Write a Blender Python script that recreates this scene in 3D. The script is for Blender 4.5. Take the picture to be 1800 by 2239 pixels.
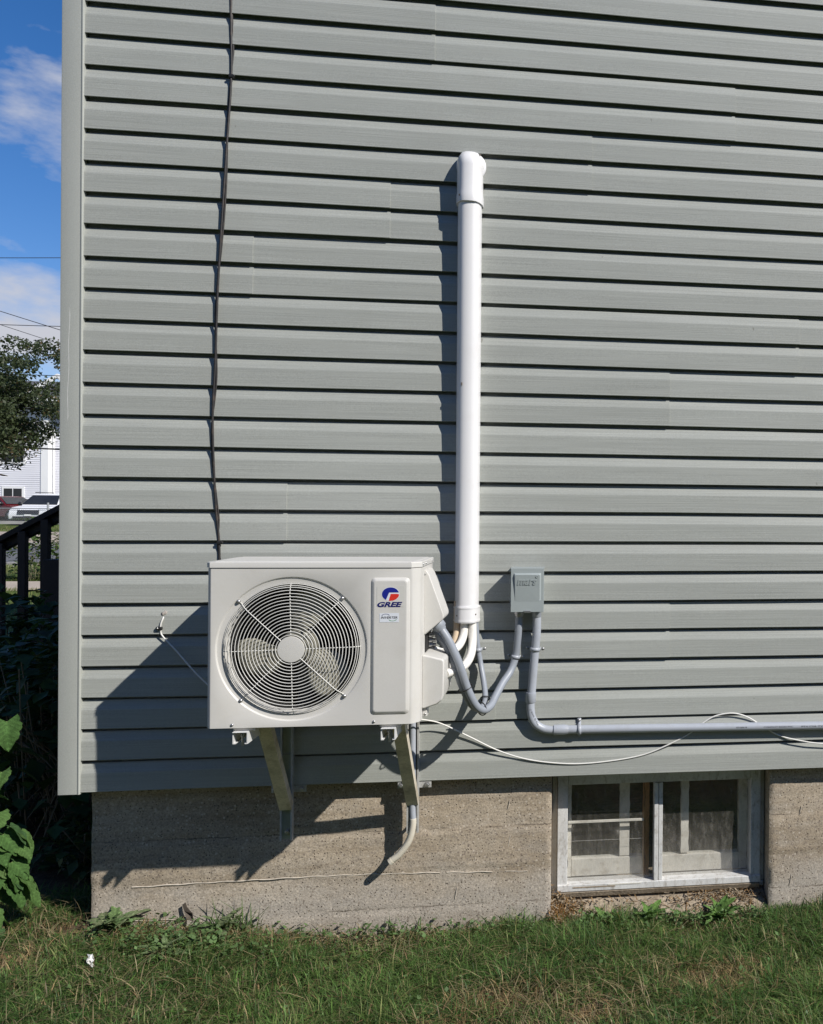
import bpy, bmesh, math, random
import numpy as np
from mathutils import Vector, Matrix, noise
random.seed(7); rng = np.random.default_rng(11)
for o in list(bpy.data.objects): bpy.data.objects.remove(o)
S = bpy.context.scene
COL = S.collection
rad = math.radians

# ------------------------------------------------------------------ camera
cd = bpy.data.cameras.new('camera'); cam = bpy.data.objects.new('camera', cd); COL.objects.link(cam)
F_PX, PSI, PIT, ROL = 1920.0, rad(8.1516), rad(-0.268), rad(0.5117)
cd.sensor_fit = 'HORIZONTAL'; cd.sensor_width = 36; cd.lens = 36 * F_PX / 1800
cd.shift_x = (900 - 1500) / 1800; cd.shift_y = 0
cd.clip_start = .05; cd.clip_end = 3000
fw = Vector((math.sin(PSI) * math.cos(PIT), math.cos(PSI) * math.cos(PIT), math.sin(PIT)))
rt = Vector((math.cos(PSI), -math.sin(PSI), 0)); up = rt.cross(fw)
r2 = math.cos(ROL) * rt + math.sin(ROL) * up; u2 = math.cos(ROL) * up - math.sin(ROL) * rt
mw = Matrix((r2, u2, -fw)).transposed().to_4x4(); mw.translation = (1.7853, -3.4647, 1.6208)
cam.matrix_world = mw
S.camera = cam

# ------------------------------------------------------------------ sky, sun, exposure
SUN = Vector((1.257, -1.0, 1.305)).normalized()
EL = math.asin(SUN.z); AZ = math.atan2(SUN.x, SUN.y)
SKY_STRENGTH, SUN_STRENGTH, EXPOSURE = 0.05, 5.0, 0.14
w = bpy.data.worlds.new('World'); S.world = w; w.use_nodes = True
nt = w.node_tree; N = nt.nodes; L = nt.links; N.clear()
out = N.new('ShaderNodeOutputWorld'); bg = N.new('ShaderNodeBackground'); bg.inputs['Strength'].default_value = SKY_STRENGTH
sky = N.new('ShaderNodeTexSky'); sky.sky_type = 'NISHITA'; sky.sun_disc = False
sky.sun_elevation = EL; sky.sun_rotation = AZ; sky.dust_density = 0.0; sky.ozone_density = 3.0; sky.air_density = 1.0
hs = N.new('ShaderNodeHueSaturation'); hs.inputs['Saturation'].default_value = 1.32; hs.inputs['Value'].default_value = 1.85
tc = N.new('ShaderNodeTexCoord'); mp = N.new('ShaderNodeMapping')
mp.inputs['Scale'].default_value = (1, 1, 2.3); mp.inputs['Location'].default_value = (2.7, 9.9, 3.3)
nz = N.new('ShaderNodeTexNoise'); nz.inputs['Scale'].default_value = 4.5; nz.inputs['Detail'].default_value = 9; nz.inputs['Roughness'].default_value = .56
rp = N.new('ShaderNodeValToRGB'); rp.color_ramp.elements[0].position = .575; rp.color_ramp.elements[1].position = .72
mx = N.new('ShaderNodeMix'); mx.data_type = 'RGBA'; mx.inputs[7].default_value = (10.5, 10.8, 12.0, 1)
L.new(sky.outputs[0], hs.inputs['Color']); L.new(tc.outputs['Generated'], mp.inputs['Vector']); L.new(mp.outputs[0], nz.inputs['Vector'])
sz_ = N.new('ShaderNodeSeparateXYZ'); L.new(tc.outputs['Generated'], sz_.inputs[0])
low = N.new('ShaderNodeMapRange'); low.inputs['From Min'].default_value = .215; low.inputs['From Max'].default_value = .15; low.inputs['To Max'].default_value = .24; L.new(sz_.outputs[2], low.inputs['Value'])   # cloud banks pile up towards the horizon
cs = N.new('ShaderNodeMath'); cs.operation = 'ADD'; L.new(nz.outputs['Fac'], cs.inputs[0]); L.new(low.outputs[0], cs.inputs[1]); L.new(cs.outputs[0], rp.inputs['Fac']); L.new(rp.outputs[0], mx.inputs[0]); tn = N.new('ShaderNodeMix'); tn.data_type = 'RGBA'; tn.blend_type = 'MULTIPLY'; tn.inputs[0].default_value = 1; tn.inputs[7].default_value = (1.0, .91, 1.07, 1); L.new(hs.outputs[0], tn.inputs[6]); L.new(tn.outputs[2], mx.inputs[6])
L.new(mx.outputs[2], bg.inputs['Color']); L.new(bg.outputs[0], out.inputs['Surface'])
sd = bpy.data.lights.new('sun', 'SUN'); sd.energy = SUN_STRENGTH; sd.angle = rad(.53); sd.color = (1.0, .955, .885)
sun = bpy.data.objects.new('sun', sd); COL.objects.link(sun); sun.rotation_euler = SUN.to_track_quat('Z', 'Y').to_euler(); sun.location = (5, -6, 8)
S.view_settings.view_transform = 'Standard'; S.view_settings.look = 'None'; S.view_settings.gamma = 1
S.view_settings.use_curve_mapping = False; S.view_settings.exposure = EXPOSURE

# ------------------------------------------------------------------ material helpers
def base_mat(name, rough=.6, metal=0, spec=.5):
    m = bpy.data.materials.new(name); m.use_nodes = True
    p = m.node_tree.nodes['Principled BSDF']; p.inputs['Roughness'].default_value = rough; p.inputs['Metallic'].default_value = metal
    p.inputs['Specular IOR Level'].default_value = spec
    return m, m.node_tree, p
def node(t, typ, **kw):
    n = t.nodes.new(typ)
    for k, v in kw.items():
        if k in n.inputs: n.inputs[k].default_value = v
        else: setattr(n, k, v)
    return n
def coords(t, scale=(1, 1, 1), kind='Object'):
    c = node(t, 'ShaderNodeTexCoord'); m = node(t, 'ShaderNodeMapping'); m.inputs['Scale'].default_value = scale
    t.links.new(c.outputs[kind], m.inputs['Vector']); return m.outputs[0]
def noise_n(t, vec, scale, detail=4, rough=.55):
    n = node(t, 'ShaderNodeTexNoise'); n.inputs['Scale'].default_value = scale; n.inputs['Detail'].default_value = detail; n.inputs['Roughness'].default_value = rough
    t.links.new(vec, n.inputs['Vector']); return n.outputs['Fac']
def ramp(t, fac, stops):
    r = node(t, 'ShaderNodeValToRGB'); e = r.color_ramp.elements
    while len(e) < len(stops): e.new(.5)
    for i, (p, c) in enumerate(stops):
        e[i].position = p; e[i].color = (*c, 1) if not isinstance(c, (int, float)) else (c, c, c, 1)
    t.links.new(fac, r.inputs['Fac']); return r.outputs['Color']
def mixc(t, fac, a, b, mode='MIX'):
    m = node(t, 'ShaderNodeMix', data_type='RGBA', blend_type=mode)
    for s, v in ((0, fac), (6, a), (7, b)):
        if hasattr(v, 'links'): t.links.new(v, m.inputs[s])
        elif isinstance(v, (int, float)): m.inputs[s].default_value = v
        else: m.inputs[s].default_value = (*v[:3], 1)
    return m.outputs[2]
def bump(t, p, h, strength=.3, dist=.002, prev=None):
    b = node(t, 'ShaderNodeBump', Strength=strength, Distance=dist)
    t.links.new(h, b.inputs['Height'])
    if prev is not None: t.links.new(prev, b.inputs['Normal'])
    t.links.new(b.outputs[0], p.inputs['Normal']); return b.outputs[0]
def scol(c, k): return tuple(min(1, x * k) for x in c)
def M(name, col, rough=.5, var=.08, vs=12, fine=.0, fs=400, bmp=0, bs=300, bd=.001, stretch=(1, 1, 1), metal=0, spec=.5, dirt=None, dirt_amt=.0, dirt_s=6):
    m, t, p = base_mat(name, rough, metal, spec)
    v = coords(t, stretch)
    c = ramp(t, noise_n(t, v, vs, 5), [(.3, scol(col, 1 - var)), (.7, scol(col, 1 + var))])
    if fine: c = mixc(t, 1.0, c, ramp(t, noise_n(t, v, fs, 2), [(.35, 1 - fine), (.65, 1 + fine)]), 'MULTIPLY')
    if dirt: c = mixc(t, ramp(t, noise_n(t, v, dirt_s, 7, .65), [(.52, 0), (.72, dirt_amt)]), c, dirt)
    t.links.new(c, p.inputs['Base Color'])
    if bmp: bump(t, p, noise_n(t, v, bs, 3), bmp, bd)
    return m

# siding vinyl: sage grey with embossed wood grain running along the boards
def siding_mat():
    m, t, p = base_mat('sage_vinyl_siding', .55, 0, .3)
    v = coords(t, (2.2, 60, 260)); v2 = coords(t, (1, 1, 1)); v3 = coords(t, (.6, 1, 7))
    c = ramp(t, noise_n(t, v3, 3, 5, .6), [(.3, (.316, .329, .306)), (.7, (.343, .355, .330))])
    c = mixc(t, 1, c, ramp(t, noise_n(t, v2, 420, 2, .7), [(.3, .84), (.7, 1.16)]), 'MULTIPLY')
    g = noise_n(t, v, 1.0, 4, .65)
    c = mixc(t, 1, c, ramp(t, g, [(.3, .89), (.7, 1.10)]), 'MULTIPLY')
    oi = node(t, 'ShaderNodeObjectInfo'); c = mixc(t, 1, c, ramp(t, oi.outputs['Random'], [(0, .965), (1, 1.035)]), 'MULTIPLY')
    c = mixc(t, ramp(t, noise_n(t, coords(t, (.9, 1, .22)), 5, 6, .65), [(.5, 0), (.8, .14)]), c, (.26, .25, .215))
    sp = ramp(t, noise_n(t, coords(t, (1, 1, .5)), 26, 3, .5), [(.775, 0), (.79, .5)])
    c = mixc(t, sp, c, (.13, .12, .10))
    t.links.new(c, p.inputs['Base Color'])
    b = bump(t, p, g, .55, .0012); bump(t, p, noise_n(t, v2, 600, 2), .12, .0006, b)
    return m
def post_mat():
    m, t, p = base_mat('sage_vinyl_corner', .5, 0, .3)
    v2 = coords(t)
    c = ramp(t, noise_n(t, coords(t, (1, 1, .35)), 6, 5, .6), [(.3, (.372, .385, .356)), (.7, (.398, .410, .380))])
    c = mixc(t, 1, c, ramp(t, noise_n(t, v2, 420, 2, .7), [(.3, .86), (.7, 1.14)]), 'MULTIPLY')
    t.links.new(c, p.inputs['Base Color']); bump(t, p, noise_n(t, v2, 500, 2), .15, .0006)
    return m
def concrete_mat():
    m, t, p = base_mat('board_formed_concrete', .92, 0, .2)
    v = coords(t)
    c = ramp(t, noise_n(t, v, 2.3, 7, .62), [(.28, (.29, .235, .170)), (.5, (.375, .312, .235)), (.72, (.425, .365, .285))])
    c = mixc(t, ramp(t, noise_n(t, coords(t, (1, 1, 3)), 5, 6, .6), [(.45, 0), (.8, .5)]), c, (.33, .31, .285))
    # greyer, cleaner band along the splash zone near the soil (weathering)
    sx = node(t, 'ShaderNodeSeparateXYZ'); t.links.new(v, sx.inputs[0])
    jit = node(t, 'ShaderNodeMath', operation='MULTIPLY_ADD'); t.links.new(noise_n(t, v, 7, 5), jit.inputs[0]); jit.inputs[1].default_value = .22; t.links.new(sx.outputs[2], jit.inputs[2])
    c = mixc(t, ramp(t, noise_n(t, coords(t, (.8, 1, 9)), 3.2, 7, .68), [(.46, 0), (.70, .75)]), c, (.245, .195, .138))      # run-off stains between the form boards
    c = mixc(t, ramp(t, noise_n(t, v, 11, 7, .7), [(.55, 0), (.75, .5)]), c, (.46, .41, .34))
    c = mixc(t, ramp(t, jit.outputs[0], [(.20, .55), (.33, 0)]), c, (.40, .375, .34))
    for zl in (.066, .366):
        df_ = node(t, 'ShaderNodeMath', operation='SUBTRACT'); wz = node(t, 'ShaderNodeMath', operation='MULTIPLY_ADD'); t.links.new(noise_n(t, coords(t, (1, 1, .01)), 14, 5, .7), wz.inputs[0]); wz.inputs[1].default_value = .022; wz.inputs[2].default_value = zl - .011
        t.links.new(sx.outputs[2], df_.inputs[0]); t.links.new(wz.outputs[0], df_.inputs[1]); ad_ = node(t, 'ShaderNodeMath', operation='ABSOLUTE'); t.links.new(df_.outputs[0], ad_.inputs[0])
        lm = node(t, 'ShaderNodeMath', operation='MULTIPLY'); t.links.new(ramp(t, ad_.outputs[0], [(.0012, .85), (.0036, 0)]), lm.inputs[0]); t.links.new(ramp(t, noise_n(t, v, 9, 3), [(.40, 0), (.58, 1)]), lm.inputs[1])
        c = mixc(t, lm.outputs[0], c, (.10, .08, .06))
    c = mixc(t, ramp(t, jit.outputs[0], [(.02, .65), (.14, 0)]), c, (.20, .16, .115))                       # soil splash
    n1 = noise_n(t, v, 150, 4, .75)
    c = mixc(t, 1, c, ramp(t, n1, [(.30, .55), (.5, 1.0), (.70, 1.38)]), 'MULTIPLY')
    vo = node(t, 'ShaderNodeTexVoronoi'); vo.inputs['Scale'].default_value = 75; t.links.new(v, vo.inputs['Vector'])
    sel = node(t, 'ShaderNodeSeparateColor'); t.links.new(vo.outputs['Color'], sel.inputs[0])
    stone = ramp(t, vo.outputs['Distance'], [(.26, 1), (.34, 0)])
    pale = node(t, 'ShaderNodeMath', operation='MULTIPLY'); t.links.new(stone, pale.inputs[0]); t.links.new(ramp(t, sel.outputs[0], [(.55, 0), (.60, .75)]), pale.inputs[1])
    c = mixc(t, pale.outputs[0], c, (.52, .46, .38))
    dk = node(t, 'ShaderNodeMath', operation='MULTIPLY'); t.links.new(stone, dk.inputs[0]); t.links.new(ramp(t, sel.outputs[1], [(.62, 0), (.68, .75)]), dk.inputs[1])
    c = mixc(t, dk.outputs[0], c, (.19, .155, .125))
    vp = node(t, 'ShaderNodeTexVoronoi'); vp.inputs['Scale'].default_value = 92; vp.inputs['Randomness'].default_value = 1; t.links.new(v, vp.inputs['Vector'])
    sp2 = node(t, 'ShaderNodeSeparateColor'); t.links.new(vp.outputs['Color'], sp2.inputs[0])
    pit = node(t, 'ShaderNodeMath', operation='MULTIPLY'); t.links.new(ramp(t, vp.outputs['Distance'], [(.16, 1), (.25, 0)]), pit.inputs[0]); t.links.new(ramp(t, sp2.outputs[2], [(.58, 0), (.62, 1)]), pit.inputs[1])
    c = mixc(t, pit.outputs[0], c, (.10, .08, .065))
    t.links.new(c, p.inputs['Base Color'])
    b = bump(t, p, n1, .55, .003)
    inv = node(t, 'ShaderNodeMath', operation='SUBTRACT'); inv.inputs[0].default_value = 1; t.links.new(pit.outputs[0], inv.inputs[1])
    bump(t, p, inv.outputs[0], .8, .004, b)
    return m
def attr_leaf_mat(name, transl=.35, rough=.55, spec=.35, veins=False):
    m, t, p = base_mat(name, rough, 0, spec)
    a = node(t, 'ShaderNodeAttribute', attribute_name='Col')
    c = a.outputs['Color']
    c = mixc(t, 1, c, ramp(t, noise_n(t, coords(t), 40, 4), [(.3, .8), (.7, 1.2)]), 'MULTIPLY')
    t.links.new(c, p.inputs['Base Color'])
    tr = node(t, 'ShaderNodeBsdfTranslucent'); ms = node(t, 'ShaderNodeMixShader'); ms.inputs[0].default_value = transl
    t.links.new(mixc(t, 1, c, (1.2, 1.25, .7), 'MULTIPLY'), tr.inputs['Color'])
    o = t.nodes['Material Output']; t.links.new(p.outputs[0], ms.inputs[1]); t.links.new(tr.outputs[0], ms.inputs[2]); t.links.new(ms.outputs[0], o.inputs['Surface'])
    if veins:
        sp = node(t, 'ShaderNodeSeparateXYZ'); t.links.new(coords(t), sp.inputs[0])
        ab = node(t, 'ShaderNodeMath', operation='ABSOLUTE'); t.links.new(sp.outputs[1], ab.inputs[0])
        ma = node(t, 'ShaderNodeMath', operation='MULTIPLY_ADD'); t.links.new(ab.outputs[0], ma.inputs[0]); ma.inputs[1].default_value = -.85; t.links.new(sp.outputs[0], ma.inputs[2])
        sc = node(t, 'ShaderNodeMath', operation='MULTIPLY'); t.links.new(ma.outputs[0], sc.inputs[0]); sc.inputs[1].default_value = 330
        sn = node(t, 'ShaderNodeMath', operation='SINE'); t.links.new(sc.outputs[0], sn.inputs[0])
        vn = ramp(t, sn.outputs[0], [(.0, .93), (.85, .98), (.98, 1.28)]); c2 = mixc(t, 1, c, vn, 'MULTIPLY')
        c2 = mixc(t, 1, c2, ramp(t, noise_n(t, coords(t), 300, 3, .7), [(.3, .7), (.7, 1.3)]), 'MULTIPLY'); t.links.new(c2, p.inputs['Base Color'])
        b = bump(t, p, noise_n(t, coords(t), 120, 5, .65), .8, .004); bump(t, p, sn.outputs[0], .12, .0012, b)
    return m
def glass_mat(name, dirt=.12, tint=(.9, .95, .93), refl=.75, film=0):
    m, t, p = base_mat(name)
    t.nodes.remove(p); o = t.nodes['Material Output']
    tr = node(t, 'ShaderNodeBsdfTransparent'); tr.inputs[0].default_value = (*tint, 1)
    gl = node(t, 'ShaderNodeBsdfGlossy'); gl.inputs['Roughness'].default_value = .04; gl.inputs['Color'].default_value = (refl, refl, refl, 1)
    lw = node(t, 'ShaderNodeLayerWeight', Blend=.5); pw = node(t, 'ShaderNodeMath', operation='POWER'); t.links.new(lw.outputs['Facing'], pw.inputs[0]); pw.inputs[1].default_value = 5
    fr = node(t, 'ShaderNodeMath', operation='MULTIPLY_ADD'); t.links.new(pw.outputs[0], fr.inputs[0]); fr.inputs[1].default_value = .93; fr.inputs[2].default_value = .05; ms = node(t, 'ShaderNodeMixShader')
    t.links.new(fr.outputs[0], ms.inputs[0]); t.links.new(tr.outputs[0], ms.inputs[1]); t.links.new(gl.outputs[0], ms.inputs[2])
    df = node(t, 'ShaderNodeBsdfDiffuse'); df.inputs[0].default_value = (.42, .40, .36, 1)
    m2 = node(t, 'ShaderNodeMixShader')
    n1 = ramp(t, noise_n(t, coords(t, (1, 1, .35)), 55, 6, .7), [(.50, dirt * .28), (.66, dirt * .9), (.80, min(1, dirt * 4))])
    if film:          # rain-splash film, thicker on the lower part of the pane
        sz = node(t, 'ShaderNodeSeparateXYZ'); t.links.new(coords(t), sz.inputs[0]); jz = node(t, 'ShaderNodeMath', operation='MULTIPLY_ADD'); t.links.new(noise_n(t, coords(t, (1, 1, .12)), 60, 5, .7), jz.inputs[0]); jz.inputs[1].default_value = -.28; t.links.new(sz.outputs[2], jz.inputs[2])
        n1 = mixc(t, 1, n1, ramp(t, jz.outputs[0], [(.0, film), (.10, film * .3), (.2, 0)]), 'ADD')
    t.links.new(n1, m2.inputs[0]); t.links.new(ms.outputs[0], m2.inputs[1]); t.links.new(df.outputs[0], m2.inputs[2]); t.links.new(m2.outputs[0], o.inputs['Surface'])
    return m
MT = dict(
    siding=siding_mat(), post=post_mat(), concrete=concrete_mat(),
    ac=M('warm_white_enamel', (.575, .562, .53), .42, .03, 4, .04, 700, .08, 900, .0004, dirt=(.42, .39, .33), dirt_amt=.22, dirt_s=7),
    ac_lid=M('warm_white_lid', (.59, .58, .55), .4, .03, 4, .03, 700, dirt=(.42, .39, .33), dirt_amt=.2),
    grille=M('white_coated_wire', (.70, .69, .65), .4, .05, 30),
    fan=M('grey_fan_plastic', (.27, .26, .21), .55, .1, 14, dirt=(.08, .06, .035), dirt_amt=.6, dirt_s=14),
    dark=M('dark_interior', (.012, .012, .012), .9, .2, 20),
    coil=M('aluminium_coil', (.10, .10, .10), .6, .3, 60, stretch=(40, 1, 1)),
    shroud=M('fan_shroud_paint', (.42, .40, .35), .5, .05, 10),
    blue=M('logo_blue', (.012, .02, .23), .4, .03, 10), red=M('logo_red', (.62, .035, .022), .4, .03, 10), navy=M('logo_navy', (.012, .014, .12), .4, .03, 10),
    sticker=M('white_sticker', (.66, .69, .74), .35, .02, 10), badge=M('badge_film', (.58, .57, .53), .25, .02, 10),
    ink=M('black_ink', (.03, .03, .035), .5, .1, 10), green=M('logo_green', (.03, .22, .05), .4, .03, 10), orange=M('sticker_orange', (.65, .16, .02), .4, .03, 10),
    pvc=M('white_pvc', (.715, .71, .715), .34, .02, 3, .01, 300, dirt=(.5, .47, .42), dirt_amt=.14, dirt_s=9),
    duct_mark=M('dark_scuff', (.12, .10, .08), .8, .2, 30),
    insul=M('white_pipe_tape', (.74, .72, .68), .65, .05, 20, 0, 1, .35, 120, .002, dirt=(.45, .40, .33), dirt_amt=.3, dirt_s=14),
    insul_tan=M('tan_pipe_foam', (.60, .47, .33), .75, .08, 20, 0, 1, .3, 140, .002),
    conduit=M('grey_pvc_conduit', (.36, .385, .43), .38, .03, 8, .02, 500, dirt=(.26, .26, .26), dirt_amt=.3, dirt_s=20),
    flex=M('grey_flex_conduit', (.27, .295, .335), .42, .05, 12, .03, 400, dirt=(.2, .2, .2), dirt_amt=.3, dirt_s=20),
    box=M('grey_enamel_box', (.30, .335, .335), .45, .03, 7, .03, 500, .1, 700, .0004),
    galv=M('galvanised_steel', (.44, .44, .425), .5, .18, 24, .08, 200, metal=.2, dirt=(.20, .18, .14), dirt_amt=.45, dirt_s=9),
    galv_old=M('tarnished_brace_steel', (.62, .56, .45), .55, .18, 14, .10, 160, metal=.1, dirt=(.24, .19, .12), dirt_amt=.7, dirt_s=12),
    strut_in=M('greenish_zinc', (.36, .39, .31), .6, .15, 20), arm=M('white_strut_paint', (.66, .66, .65), .4, .05, 20, dirt=(.35, .3, .25), dirt_amt=.4, dirt_s=30),
    bolt=M('zinc_bolt', (.42, .42, .42), .35, .1, 60, metal=.8),
    blackc=M('black_cable_jacket', (.018, .016, .016), .55, .2, 60, dirt=(.10, .07, .05), dirt_amt=.5, dirt_s=30),
    whitec=M('white_cable_jacket', (.70, .69, .66), .45, .04, 30, dirt=(.4, .36, .3), dirt_amt=.3, dirt_s=30), rubber=M('black_plastic', (.014, .014, .014), .5, .1, 30),
    putty=M('grey_duct_seal', (.34, .31, .28), .85, .12, 60, 0, 1, .6, 120, .003),
    frame=M('weathered_white_frame', (.57, .57, .56), .6, .12, 10, .08, 300, .3, 200, .001, (1, 1, .45), dirt=(.20, .16, .11), dirt_amt=.7, dirt_s=60),
    sash=M('peeling_sash_paint', (.62, .60, .545), .7, .08, 14, .05, 200, .4, 120, .002, dirt=(.24, .19, .13), dirt_amt=.6, dirt_s=22),
    rotwood=M('bare_brown_wood', (.42, .215, .085), .8, .3, 12, .1, 150, .6, 90, .003, (6, 6, 1), dirt=(.06, .035, .02), dirt_amt=.85, dirt_s=16),
    glass=glass_mat('dusty_storm_glass', .2, (.97, .97, .96), .75, .2), glass_in=glass_mat('dusty_sash_glass', .13, (.95, .96, .95)), glass_car=glass_mat('car_glass', .0, (.10, .12, .12)),
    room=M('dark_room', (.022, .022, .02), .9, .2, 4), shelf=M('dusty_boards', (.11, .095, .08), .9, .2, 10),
    railing=M('dark_brown_stain', (.016, .013, .012), .65, .25, 14, .1, 200, .2, 90, .001),
    soil=M('soil', (.11, .085, .058), .95, .3, 12, .3, 120, .8, 60, .01), drain=M('cream_drain_hose', (.58, .54, .45), .6, .06, 20, dirt=(.35, .28, .2), dirt_amt=.3, dirt_s=20),
    caulk=M('pale_caulk', (.53, .475, .40), .8, .08, 20, dirt=(.35, .30, .24), dirt_amt=.6, dirt_s=30),
    paper=M('crumpled_paper', (.78, .77, .75), .7, .05, 60), straw=attr_leaf_mat('dry_straw', .15, .8, .1),
    grass=attr_leaf_mat('lawn_grass', .32, .5, .3), leaf=attr_leaf_mat('broad_leaf', .25, .7, .15, True), tree_leaf=attr_leaf_mat('tree_leaf', .3, .5, .3),
    bark=M('bark', (.085, .065, .05), .9, .3, 10, 0, 1, .8, 30, .02), stem=M('plant_stem', (.16, .22, .07), .6, .2, 30), drystem=M('dry_stem', (.20, .165, .11), .8, .2, 30),
    asphalt=M('asphalt', (.115, .118, .128), .9, .12, .5, .15, 40, .2, 60, .005), walk=M('sidewalk_concrete', (.40, .335, .265), .9, .12, .7, .1, 30, .2, 60, .004),
    kerb=M('kerb_concrete', (.30, .29, .28), .9, .15, 2), white_clap=M('white_clapboard', (.70, .70, .74), .6, .04, .5), trim=M('white_trim', (.78, .78, .78), .5, .03, 1),
    shingle=M('grey_shingle', (.10, .10, .105), .9, .2, 4), brickred=M('red_foundation', (.22, .085, .06), .9, .2, 4), winglass=M('dark_window', (.02, .022, .025), .12, .2, 2),
    carwhite=M('white_car_paint', (.72, .73, .75), .2, .02, 1), carred=M('dark_red_car_paint', (.12, .012, .016), .2, .05, 1), tyre=M('tyre_rubber', (.018, .018, .018), .8, .1, 10), rim=M('alloy', (.4, .4, .42), .3, .05, 4, metal=.8),
    lamp=M('headlamp_plastic', (.55, .57, .6), .1, .05, 5), chrome=M('dark_grille_plastic', (.02, .02, .022), .3, .1, 10), wire=M('utility_cable', (.02, .02, .022), .7, .1, 1), steel=M('fence_galvanised', (.36, .37, .38), .5, .1, 3, metal=.4),
    sill_stain=M('soil_stained_concrete', (.285, .235, .175), .95, .22, 16, .22, 130, .6, 110, .004, dirt=(.13, .095, .06), dirt_amt=.7, dirt_s=14),
    scratch=M('bare_scratch', (.62, .62, .60), .6, .1, 60), deadleaf=M('dead_leaf', (.075, .06, .045), .8, .3, 30))

# ------------------------------------------------------------------ object helpers
def link(o): COL.objects.link(o); return o
def adopt(o, parent):
    if parent is not None:
        o.parent = parent; o.matrix_parent_inverse = Matrix.Translation(-parent.location)
    return o
def tag(o, label=None, cat=None, group=None, kind=None):
    if label: o['label'] = label
    if cat: o['category'] = cat
    if group: o['group'] = group
    if kind: o['kind'] = kind
    return o
def thing(name, label, cat, loc=(0, 0, 0), group=None):
    o = bpy.data.objects.new(name, None); link(o); o.location = loc; o.empty_display_size = .05
    return tag(o, label, cat, group)
def mesh_obj(name, verts, faces, mat, parent=None, smooth=False, bevel=0, segs=2, auto=False):
    me = bpy.data.meshes.new(name); me.from_pydata([tuple(v) for v in verts], [], faces); me.update()
    return wrap(name, me, mat, parent, smooth, bevel, segs)
def wrap(name, me, mat, parent=None, smooth=False, bevel=0, segs=2):
    if mat is not None: me.materials.append(MT[mat] if isinstance(mat, str) else mat)
    o = bpy.data.objects.new(name, me); link(o); adopt(o, parent)
    if smooth or bevel: me.polygons.foreach_set('use_smooth', [True] * len(me.polygons))
    if bevel:
        b = o.modifiers.new('bevel', 'BEVEL'); b.width = bevel; b.segments = segs; b.limit_method = 'ANGLE'; b.angle_limit = rad(35); b.harden_normals = True
    return o
class MB:
    def __init__(s): s.v = []; s.f = []
    def add(s, v, f):
        n = len(s.v); s.v += [tuple(q) for q in v]; s.f += [tuple(i + n for i in q) for q in f]; return s
    def box(s, x0, x1, y0, y1, z0, z1):
        return s.add([(x0, y0, z0), (x1, y0, z0), (x1, y1, z0), (x0, y1, z0), (x0, y0, z1), (x1, y0, z1), (x1, y1, z1), (x0, y1, z1)],
                     [(0, 3, 2, 1), (4, 5, 6, 7), (0, 1, 5, 4), (1, 2, 6, 5), (2, 3, 7, 6), (3, 0, 4, 7)])
    def prism(s, poly, axis, a, b):                    # polygon in the plane across axis, extruded from a to b
        def P(p, t): return {'x': (t, p[0], p[1]), 'y': (p[0], t, p[1]), 'z': (p[0], p[1], t)}[axis]
        n = len(poly); v = [P(p, a) for p in poly] + [P(p, b) for p in poly]
        return s.add(v, [tuple(range(n - 1, -1, -1)), tuple(range(n, 2 * n))] + [(i, (i + 1) % n, n + (i + 1) % n, n + i) for i in range(n)])
    def tube(s, pts, r, seg=8, cap=True):
        pts = [Vector(p) for p in pts]; n = len(pts)
        rr = r if hasattr(r, '__len__') else [r] * n
        T = [(pts[min(i + 1, n - 1)] - pts[max(i - 1, 0)]).normalized() for i in range(n)]
        a = Vector((0, 0, 1)) if abs(T[0].z) < .9 else Vector((1, 0, 0)); u = T[0].cross(a).normalized(); V = []
        for i in range(n):
            u = (u - T[i] * u.dot(T[i])).normalized(); w_ = T[i].cross(u)
            V += [pts[i] + (u * math.cos(2 * math.pi * k / seg) + w_ * math.sin(2 * math.pi * k / seg)) * rr[i] for k in range(seg)]
        Fc = [(i * seg + k, i * seg + (k + 1) % seg, (i + 1) * seg + (k + 1) % seg, (i + 1) * seg + k) for i in range(n - 1) for k in range(seg)]
        if cap:
            m = len(V); V += V[:seg] + V[(n - 1) * seg:n * seg]; Fc += [tuple(range(m + seg - 1, m - 1, -1)), tuple(m + seg + k for k in range(seg))]
        return s.add(V, Fc)
    def lathe(s, c, axis, prof, seg=24):               # prof: list of (radius, offset along axis)
        ax = Vector(axis).normalized(); a = Vector((0, 0, 1)) if abs(ax.z) < .9 else Vector((1, 0, 0)); u = ax.cross(a).normalized(); w_ = ax.cross(u); c = Vector(c); V = []
        for (r, h) in prof: V += [c + ax * h + (u * math.cos(2 * math.pi * k / seg) + w_ * math.sin(2 * math.pi * k / seg)) * r for k in range(seg)]
        n = len(prof)
        Fc = [(i * seg + k, i * seg + (k + 1) % seg, (i + 1) * seg + (k + 1) % seg, (i + 1) * seg + k) for i in range(n - 1) for k in range(seg)]
        m = len(V); V += V[:seg] + V[(n - 1) * seg:n * seg]; Fc += [tuple(range(m + seg - 1, m - 1, -1)), tuple(m + seg + k for k in range(seg))]
        return s.add(V, Fc)
    def build(s, name, mat, parent=None, smooth=False, bevel=0, segs=2):
        o = mesh_obj(name, s.v, s.f, mat, parent, smooth, bevel, segs)
        if not bevel and not smooth: return o
        return o
def fixn(o):
    bm = bmesh.new(); bm.from_mesh(o.data); bmesh.ops.recalc_face_normals(bm, faces=bm.faces); bm.to_mesh(o.data); bm.free(); return o
def sharp(o, ang=40):
    o.data.polygons.foreach_set('use_smooth', [True] * len(o.data.polygons))
    bm = bmesh.new(); bm.from_mesh(o.data)
    for e in bm.edges:
        if len(e.link_faces) == 2 and e.calc_face_angle(0) > rad(ang): e.smooth = False
    bm.to_mesh(o.data); bm.free(); return o
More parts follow.
